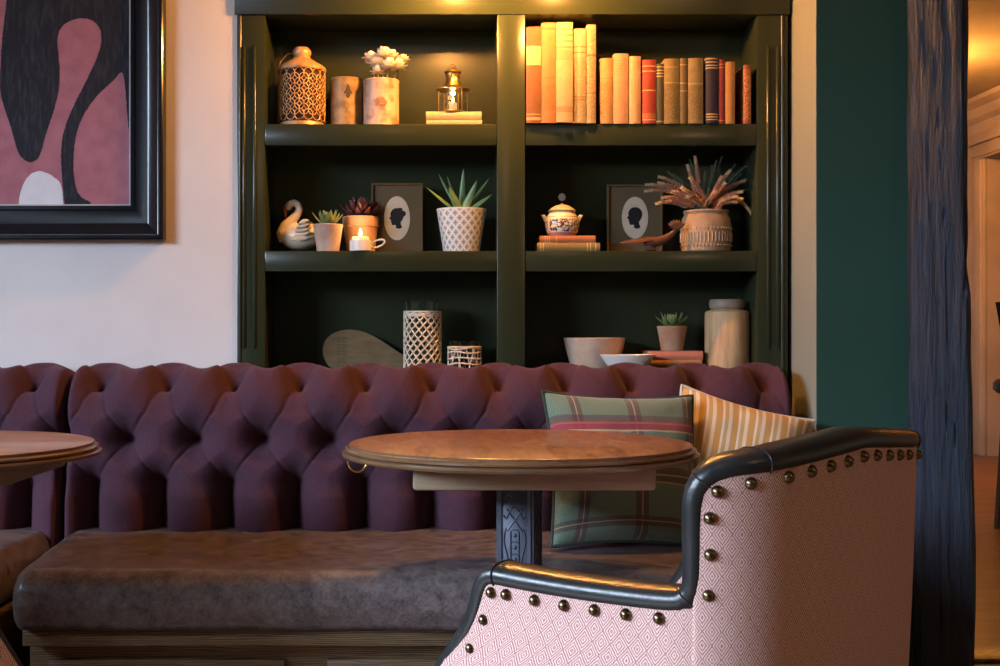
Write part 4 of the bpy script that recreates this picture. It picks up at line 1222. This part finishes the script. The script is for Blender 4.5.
def aloe_leaf(px, py, dy, wd, c=.1, base=(0,0)):
    e = Vector((X(px, y+dy)-x, dy, Z(py, y+dy)-S2)); p0 = Vector((base[0], base[1]+dy*.15, h*.86)); L = (e-p0).length
    b = MB(); ax = (e-p0).normalized()
    b2 = []; n = 8; nu = 10; up = Vector((0,-1,.4)); up = (up-ax*up.dot(ax)).normalized(); sd = ax.cross(up); vs = []
    for i in range(nu):
        u = i/(nu-1); w = wd*((1-u)**.8*(.75+.8*u)+.015); bow = c*L*(u-u*u)
        cc = p0+ax*L*u+Vector((0,0,1))*bow*0 + up*(-bow)
        for j in range(n):
            a = 2*PI*j/n; vs.append(cc+sd*w*math.cos(a)+up*(w*.38*math.sin(a)))
    b.add(vs, [(i*n+j, i*n+(j+1) % n, (i+1)*n+(j+1) % n, (i+1)*n+j) for i in range(nu-1) for j in range(n)]+[tuple(range(n)), tuple((nu-1)*n+j for j in range(n))])
    b.build('leaf', M['aloe'], t, angle=70)
for a in ((463.5,168.5,-.0,.0105), (438,173,.02,.006), (426,187,-.03,.006), (477,180.5,-.02,.013), (489,178.5,.01,.007), (492,194.5,-.01,.009), (449,187,-.03,.014), (447,176,.04,.006)):
    aloe_leaf(*a)

# sugar pot
y = 3.115; x = X(562, y); zs = S2+.0394; h = Z(205, y)-zs; R = W_(17.2, y)
t = thing('sugar_pot', 'small lidded china pot with dark transfer pattern standing on two books', 'pot', (x, y, zs))
def china():
    m, tt = newmat('transferware_china')
    tc = tt.add('ShaderNodeTexCoord'); sp = tt.add('ShaderNodeSeparateXYZ'); tt.link(tc.outputs['Object'], sp.inputs[0])
    z = sp.outputs[2]
    n = tt.noise(tt.coords('Object'), 150, 4, .7); zone = inrange(tt, z, .010, .042)
    f = tt.math('MULTIPLY', tt.step(n, .47, .54), zone)
    c = tt.mix(f, (.74,.64,.44), (.07,.035,.06))
    c = tt.mix(inrange(tt, z, .0, .009), c, (.34,.16,.15))
    c = tt.mix(inrange(tt, z, .047, .0485), c, (.15,.08,.06))
    tt.link(c, tt.b.inputs['Base Color']); tt.b.inputs['Roughness'].default_value = .25
    return m
lathe_part('body', [(.0001,0), (R*.78,0), (R*.80,.003), (R*.94,.014), (R,.028), (R*.98,.040), (R*.86,.052), (R*.74,.058), (R*.78,.061), (R*.70,.062), (.0001,.062)], china(), t, 48)
lathe_part('lid', [(.0001,.0622), (R*.80,.0622), (R*.82,.064), (R*.66,.070), (R*.40,.077), (R*.14,.080), (.0001,.080)], mat('cream_glaze', (.60,.46,.24), .25, col2=(.5,.36,.18), scale=80), t, 40)
b = MB()
zt = Z(194.5, y)-zs
b.lathe([(.0001,.078), (.0035,.080), (.0028,.083), (.0001,.084)], 12)
for q in range(8):
    a = 2*PI*q/8; b.sphere((.0058*math.cos(a), 0, zt-.0065+.006*math.sin(a)), .0038, 8, 6, (1,.7,1))
b.sphere((0,0,zt-.0065), .006, 10, 8, (1,.6,1)); b.build('knob', mat('grey_glaze_knob', (.30,.28,.24), .35), t)
for s_ in (-1, 1):
    b = MB(); b.tube([(s_*R*.88, 0, .045), (s_*R*1.08, 0, .0525), (s_*R*1.16, 0, .0535), (s_*R*1.08, 0, .049), (s_*R*.94, 0, .036)], .0032, 8); b.build('handle', M['white_china'], t)

# carved wooden bird
y = 3.078
t = thing('carved_bird', 'dark carved wooden bird with long flat bill and fanned tail beside the heather pot', 'carving', (X(655, y), y, S2+.0003))
def cb_(px, py): return (X(px, y)-t.location.x, Z(py, y)-S2)
b = MB()
path = [(644,243.5),(650,243),(656,242),(662,240.5),(668,237),(673,233),(677,229)]
rad = [.006,.0115,.0125,.0115,.0085,.006,.005]
b.tube([(cb_(*p)[0], 0, max(cb_(*p)[1], .0)) for p in path], rad, 14)
fx, fz = cb_(676, 230)
for k in range(7):
    a = math.radians(35+18*k); L = .026
    b.tube([(fx, -.002, fz), (fx+L*.6*math.cos(a), -.003, fz+L*.6*math.sin(a)), (fx+L*math.cos(a), -.004, fz+L*math.sin(a))], [.004, .0042, .0012], 8)
b.sphere((cb_(651,246.5)[0], 0, .006), .013, 14, 8, (1.1,.8,.48))
o = b.build('body', M['dark_wood'], t, angle=60)
md = o.modifiers.new('Remesh', 'REMESH'); md.mode = 'VOXEL'; md.voxel_size = .0015; md.use_smooth_shade = True
b = MB()
leaf_solid(b, (cb_(656,238)[0], 0, cb_(656,238)[1]), (cb_(619,243.5)[0]-cb_(656,238)[0], -.018, cb_(619,243.5)[1]-cb_(656,238)[1]), (0,-.5,1), .094, .013, .0028, 0)
b.build('bill', M['dark_wood'], t, angle=70)

# heather pot
y = 3.128; x = X(706, y); h = Z(211, y)-S2; R = W_(25, y)
t = thing('potted_heather', 'dried heather in a ridged buff stoneware pot on the middle shelf', 'plant', (x, y, S2+.0003))
pm = mat('buff_stoneware', (.33,.225,.135), .6, col2=(.22,.155,.105), scale=22, bump=.2)
lathe_part('pot', [(.0001,0), (R*.90,0), (R*.96,.004), (R,h*.3), (R,h*.62), (R*.95,h*.80), (R*.86,h*.90), (R*.88,h*.94), (R*.90,h-.004), (R*.88,h), (R*.82,h-.002), (R*.8,h*.85), (R*.8,.01), (.0001,.01)], pm, t, 56)
b = MB()
for k in range(44):
    a = 2*PI*k/44
    for zz in (h*.16, h*.56): b.sphere(((R+.0002)*math.cos(a), (R+.0002)*math.sin(a), zz), .0022, 6, 5)
    b.tube([((R+.0002)*math.cos(a+.05), (R+.0002)*math.sin(a+.05), h*.25), ((R+.0004)*math.cos(a+.05), (R+.0004)*math.sin(a+.05), h*.46)], .0016, 5)
b.build('relief_band', mat('pale_relief', (.52,.37,.23), .6), t.children[0])
lathe_part('soil', [(.0001,h*.7), (R*.79,h*.7), (R*.79,h*.86), (.0001,h*.88)], M['soil'], t, 24)
rnd = random.Random(11)
tips = [(646,185,-.03,0),(659,177,.0,0),(662,198,-.045,0),(668,172,.02,2),(695,157,.0,0),(690,178,-.045,0),(684,190,-.05,0),(730,171,-.03,0),(722,157,.02,2),(745,181,.0,0),(737,197,-.045,0),(751,213,-.015,0),(742,192,-.03,0),(748,165,.03,2),(690,160,.03,2),(705,172,.0,2),(712,166,.03,2),(678,178,.0,2),(735,165,.04,2),(715,192,-.05,0),(672,192,-.04,0),(700,184,-.03,2),(725,183,-.04,0),(741,174,.03,2),(660,186,-.01,2),(752,190,.02,2),(748,178,.03,2),(693,196,-.05,2),(708,200,-.055,2)]
tips += [(a_+rnd.uniform(-9, 9), b_+rnd.uniform(2, 10), c_+rnd.uniform(-.012, .012), d_) for a_, b_, c_, d_ in tips[:22] if a_ < 745]
for (px, py, dy, kd) in tips:
    dy = max(-.06, min(.05, dy))
    p0 = Vector((rnd.uniform(-.018, .018), dy*.2, h*.85)); e = Vector((X(px, y+dy)-x, dy, Z(py, y+dy)-S2))
    drop = .25 if (px, py) == (751, 213) else .06
    mid = (p0+e)/2+Vector((0, 0, .3*abs(e.x-p0.x)+(.05 if drop > .2 else 0)))
    pts = [p0*(1-u)**2+mid*2*u*(1-u)+e*u*u for u in [k/24 for k in range(25)]]
    b = MB(); b.cur = 2; b.tube(pts, [.0016*(1-.6*k/24) for k in range(25)], 5)
    nb = 80
    for k in range(nb):
        u = .30+.70*k/(nb-1); q = p0*(1-u)**2+mid*2*u*(1-u)+e*u*u
        tg = ((mid-p0)*2*(1-u)+(e-mid)*2*u).normalized(); pr = tg.orthogonal().normalized(); pr.rotate(Matrix.Rotation(k*2.4, 3, tg))
        b.cur = (2 if kd == 2 else (1 if u > .86 else 0)) 
        rr = .0085*(1-.5*u) if kd == 0 else .0060*(1-.5*u)
        d_ = (pr+tg*.9).normalized()
        b.tube([q, q+d_*rr*.8, q+d_*rr*1.5], [rr*.28, rr*.32, rr*.1], 4)
    b.build('sprig', [M['heather'], M['heather_tip'], M['heather_green']], t, angle=80)

# bottom shelf
y = 3.17
t = thing('paddle_board', 'rounded wooden paddle board leaning at the back of the bottom shelf', 'board', (X(362, y), y, S3+.0005), 0)
pts = [(322,349),(323.5,340),(329,333),(338,328.5),(350,327),(362,329),(374,334.5),(386,342),(398,350.5),(408,357),(430,364),(434,369),(430,374),(405,373.5),(385,374),(365,374.5),(345,373.5),(330,367),(324,358)]
poly = smooth_poly([(X(a, y)-t.location.x, Z(c_, y)-S3+.003) for a, c_ in pts], 2)
zmin = min(p[1] for p in poly); poly = [(a, c_-zmin) for a, c_ in poly]
b = MB(); b.prism(poly, -.006, .006); o = b.build('board', M['board_wood'], t, angle=40)
o.rotation_euler = (math.radians(-14), 0, 0)
b = MB()
for k in range(13):
    for (q0, q1) in ((337, 340), (341.5, 346)): b.box(X(q0+.6*math.sin(k*2.1), y)-t.location.x, X(q1-.7*math.cos(k*1.7), y)-t.location.x, -.0066, -.0058, .022+.0062*k, .022+.0062*k+.0022)
b.build('scored_marks', mat('scorched_mark', (.09,.05,.025), .7), o, smooth=False)
def glass_cyl(root, R, h, th=.0022, base=.006):
    return lathe_part('glass', [(.0001,0), (R,0), (R,h-.001), (R-th/2,h), (R-th,h-.001), (R-th,base), (.0001,base)], M['glass'], root, 64)
def cane(root, R, z0, z1, n, rows, rad=.0016):
    b = MB(); m = rows*8
    for k in range(n):
        sgn = 1 if k % 2 == 0 else -1
        pts = []
        for i in range(m+1):
            u = i/m; a = 2*PI*k/n+sgn*(PI/n)*.78*math.cos(u*rows*PI)+u*.35; pts.append((R*math.cos(a), R*math.sin(a), z0+(z1-z0)*u))
        b.tube(pts, rad, 5)
    for zz, rr in ((z0, .0026), (z1, .0024), (z1-.006, .0022), (z1-.0105, .0020)):
        b.tube([(R*math.cos(q), R*math.sin(q), zz) for q in [2*PI*i/48 for i in range(48)]], rr, 6, closed=True)
    return b.build('cane_sleeve', M['rattan'], root, angle=80)
y = 3.12; x = X(422.5, y)
t = thing('glass_vase', 'tall glass cylinder vase in an open woven cane sleeve', 'vase', (x, y, S3+.0003))
hv = Z(301, y)-S3; R = W_(17.2, y); glass_cyl(t, R, hv); cane(t, R+.0028, .004, Z(312, y)-S3, 30, 14, .0023)
y = 3.11; x = X(464.5, y)
t = thing('glass_tumbler', 'short glass tumbler wrapped in woven cane beside the tall vase', 'glass', (x, y, S3+.0003))
hv = Z(341, y)-S3; R = W_(15.6, y); glass_cyl(t, R, hv)
b = MB(); zt = Z(347, y)-S3; Rr = R+.002
for k in range(22):
    a0 = 2*PI*k/22; sl = (.5 if k % 2 else -.5)*random.uniform(.3, 1.0)
    b.tube([(Rr*math.cos(a0+sl*u), Rr*math.sin(a0+sl*u), .003+(zt-.003)*u) for u in [i/8 for i in range(9)]], .0016, 5)
for zz in (.004, .018, .032, .046, .060, zt-.004, zt):
    ph = random.uniform(0, 6)
    if zz < zt+.001: b.tube([((Rr+.0006)*math.cos(q), (Rr+.0006)*math.sin(q), zz+.0022*math.sin(3*q+ph)*(zz < zt-.002)) for q in [2*PI*i/48 for i in range(48)]], .0019, 6, closed=True)
b.build('cane_sleeve', M['rattan'], t, angle=80)
y = 3.143; x = X(594.5, y); hb = Z(338, y)-S3
t = thing('bowl', 'large pinkish stoneware bowl at the back of the bottom shelf', 'bowl', (x, y, S3+.0003), 0, 'bowls on the bottom shelf')
Rb = W_(30.8, y); lathe_part('body', [(.0001,0), (Rb*.70,0), (Rb*.80,.03), (Rb*.93,hb*.72), (Rb,hb-.001), (Rb*.985,hb+.0005), (Rb*.965,hb-.001), (Rb*.90,hb*.7), (Rb*.66,.008), (.0001,.006)], M['bowl_cream'], t, 64)
y = 3.068; x = X(627, y); hb = Z(354.5, y)-S3
b_ = thing('bowl', 'small shallow oval white bowl in front of the stoneware bowl', 'bowl', (x, y, S3+.0003), 0, 'bowls on the bottom shelf')
Rb = W_(27.8, y)*.55
Rb = W_(27.8, y); sc = .92
lathe_part('body', [(.0001,0), (.026,0), (.028,.006), (Rb*.80,hb*.62), (Rb,hb-.001), (Rb*.99,hb), (Rb*.96,hb-.0015), (Rb*.76,hb*.66), (.02,.010), (.0001,.009)], M['white_china'], b_, 64)
b_.location.y = 3.060
for ch in b_.children: ch.scale = (1, .6, 1)
# books at the right of the bottom shelf
pinkb = mat('salmon_cloth', (.62,.21,.125), .7, col2=(.56,.18,.11), scale=60)
y = 3.10
zt2 = Z(351.0, y)-.0; zb2 = Z(360, y)
lying_book(650, 703, S3+.0004, Z(366, y), y+.005, book_mat('brown_binding', (.30,.13,.05), (.5,.33,.14), (.1,.9), 'bands'), 'brown book at the bottom of the little stack under the potted succulent', .10, 0, 'books under the small succulent')
lying_book(648, 702, Z(366, y)+.0006, zb2-.0004, y, book_mat('ochre_binding', (.42,.20,.07), None, (0,1), 'none'), 'ochre book in the middle of the little stack under the potted succulent', .10, 0, 'books under the small succulent')
lying_book(648, 703, zb2, zt2, y+.002, pinkb, 'salmon pink book on top of the little stack under the potted succulent', .10, math.radians(2), 'books under the small succulent')
t, h = potted('potted_succulent', 'small green succulent in a tapered terracotta pot standing on the salmon book', 657, 687, 661.5, 683, 326, 3.135, zt2+.0003, M['terracotta'], False, 'potted succulents')
rosette(t, h*.92, .03, ((8,.45,1.0), (7,.85,.95), (5,1.2,.8)), M['leaf'], .046, .0068, .003, seed=9)
y = 3.135; x = X(727, y); hj = Z(299.5, y)-S3; R = W_(22, y)
t = thing('stoneware_jar', 'tall streaked brown stoneware jar with thick collar on the bottom shelf', 'jar', (x, y, S3+.0003))
zsld = Z(312, y)-S3; zn = Z(309, y)-S3
lathe_part('jar', [(.0001,0), (R*.97,0), (R,.004), (R,zsld-.006), (R*.97,zsld), (R*.84,zsld+.004), (.0001,zsld+.004)], M['jar'], t, 56)
lathe_part('collar', [(.0001,zsld), (R*.76,zsld+.002), (R*.72,zn), (R*.78,zn+.003), (R*.80,hj-.012), (R*.79,hj-.004), (R*.72,hj), (R*.62,hj), (.0001,hj-.003)], M['jar_lid'], t, 56)

# dark stool in the passage, only a sliver of its back in the photo
y = 6.0; x = X(1036, y)
t = thing('bar_stool', 'dark high-backed bar stool in the passage at the right edge', 'stool', (x, y, 0))
b = MB()
def bs(i, j):
    u = -1+2*i/20; v = j/12; w = .22*(.62+.38*v**.8)
    return (u*w, .12*(u*u)-.18+.0*v, .70+.395*v)
b.grid(bs, 21, 13); o = b.build('backrest', M['trim_leather'], t, angle=60); sd = o.modifiers.new('Solidify', 'SOLIDIFY'); sd.thickness = .03
lathe_part('seat', [(.0001,.66), (.17,.66), (.19,.68), (.19,.71), (.17,.73), (.0001,.735)], M['trim_leather'], t, 32)
for sx in (-1, 1):
    for sy in (-1, 1):
        b = MB(); b.tube([(sx*.10, sy*.10, .67), (sx*.13, sy*.13, 0)], .014, 10); b.build('leg', M['oak_dark'], t)
b = MB(); b.tube([(.15*math.cos(q), .15*math.sin(q), .28) for q in [2*PI*i/32 for i in range(32)]], .009, 8, closed=True); b.build('footrest', M['iron'], t)

# ------------------------------------------------------------------ lights
def light(kind, name, loc, power, col, size=.1, rot=None, **k):
    d = bpy.data.lights.new(name, kind); d.energy = power; d.color = col
    if kind == 'AREA':
        d.shape = 'RECTANGLE'; d.size = size[0]; d.size_y = size[1]
    elif kind in ('POINT', 'SPOT'): d.shadow_soft_size = size
    for a, v in k.items(): setattr(d, a, v)
    o = bpy.data.objects.new(name, d); COL.objects.link(o); o.location = loc
    if rot: o.rotation_euler = rot
    return o
WARM = (1.0, .41, .085)
def aim(o, target): o.rotation_euler = (Vector(target)-o.location).to_track_quat('-Z', 'Y').to_euler()
for px in (449, 569):
    light('POINT', 'bookcase_lamp', (X(px, 2.87), 2.87, 1.79), 32 if px < 500 else 20, WARM, .018)
light('POINT', 'candle_glow', FLP, .25, (1,.55,.2), .006)
light('POINT', 'lantern_glow', (X(453, 3.105), 3.105, S1+.085), .10, (1,.6,.25), .006)
o = light('AREA', 'window_daylight', (-4.6, -.6, 3.5), 3100, (.64,.79,1.0), (6.0, 3.0))
o.rotation_euler = (0, -PI/2, 0); o.data.size, o.data.size_y = 3.0, 6.0
light('POINT', 'passage_lamp', (3.0, 8.2, 2.45), 110, (1,.37,.06), .12)
light('POINT', 'warm_fill', (1.7, .1, 1.9), 11, (1,.60,.34), .12)  # unseen warm fill, added to brighten the back of the armchair
light('POINT', 'room_pendant', (-.2, .2, 2.35), 5, (1,.66,.38), .15)
w = bpy.data.worlds.new('World'); S.world = w; w.use_nodes = True
w.node_tree.nodes['Background'].inputs[0].default_value = (.6,.75,1,1); w.node_tree.nodes['Background'].inputs[1].default_value = .1

# ------------------------------------------------------------------ camera and view
cam = bpy.data.cameras.new('Camera'); co = bpy.data.objects.new('Camera', cam); COL.objects.link(co)
co.location = (0, 0, CZ); co.rotation_euler = (PI/2, 0, 0)
cam.sensor_width = 36; cam.lens = F/1000*36; cam.shift_x = .05; cam.shift_y = 0; cam.clip_start = .05
S.camera = co
S.view_settings.view_transform = 'Standard'; S.view_settings.look = 'None'
S.view_settings.exposure = 0; S.view_settings.gamma = 1; S.view_settings.use_curve_mapping = False
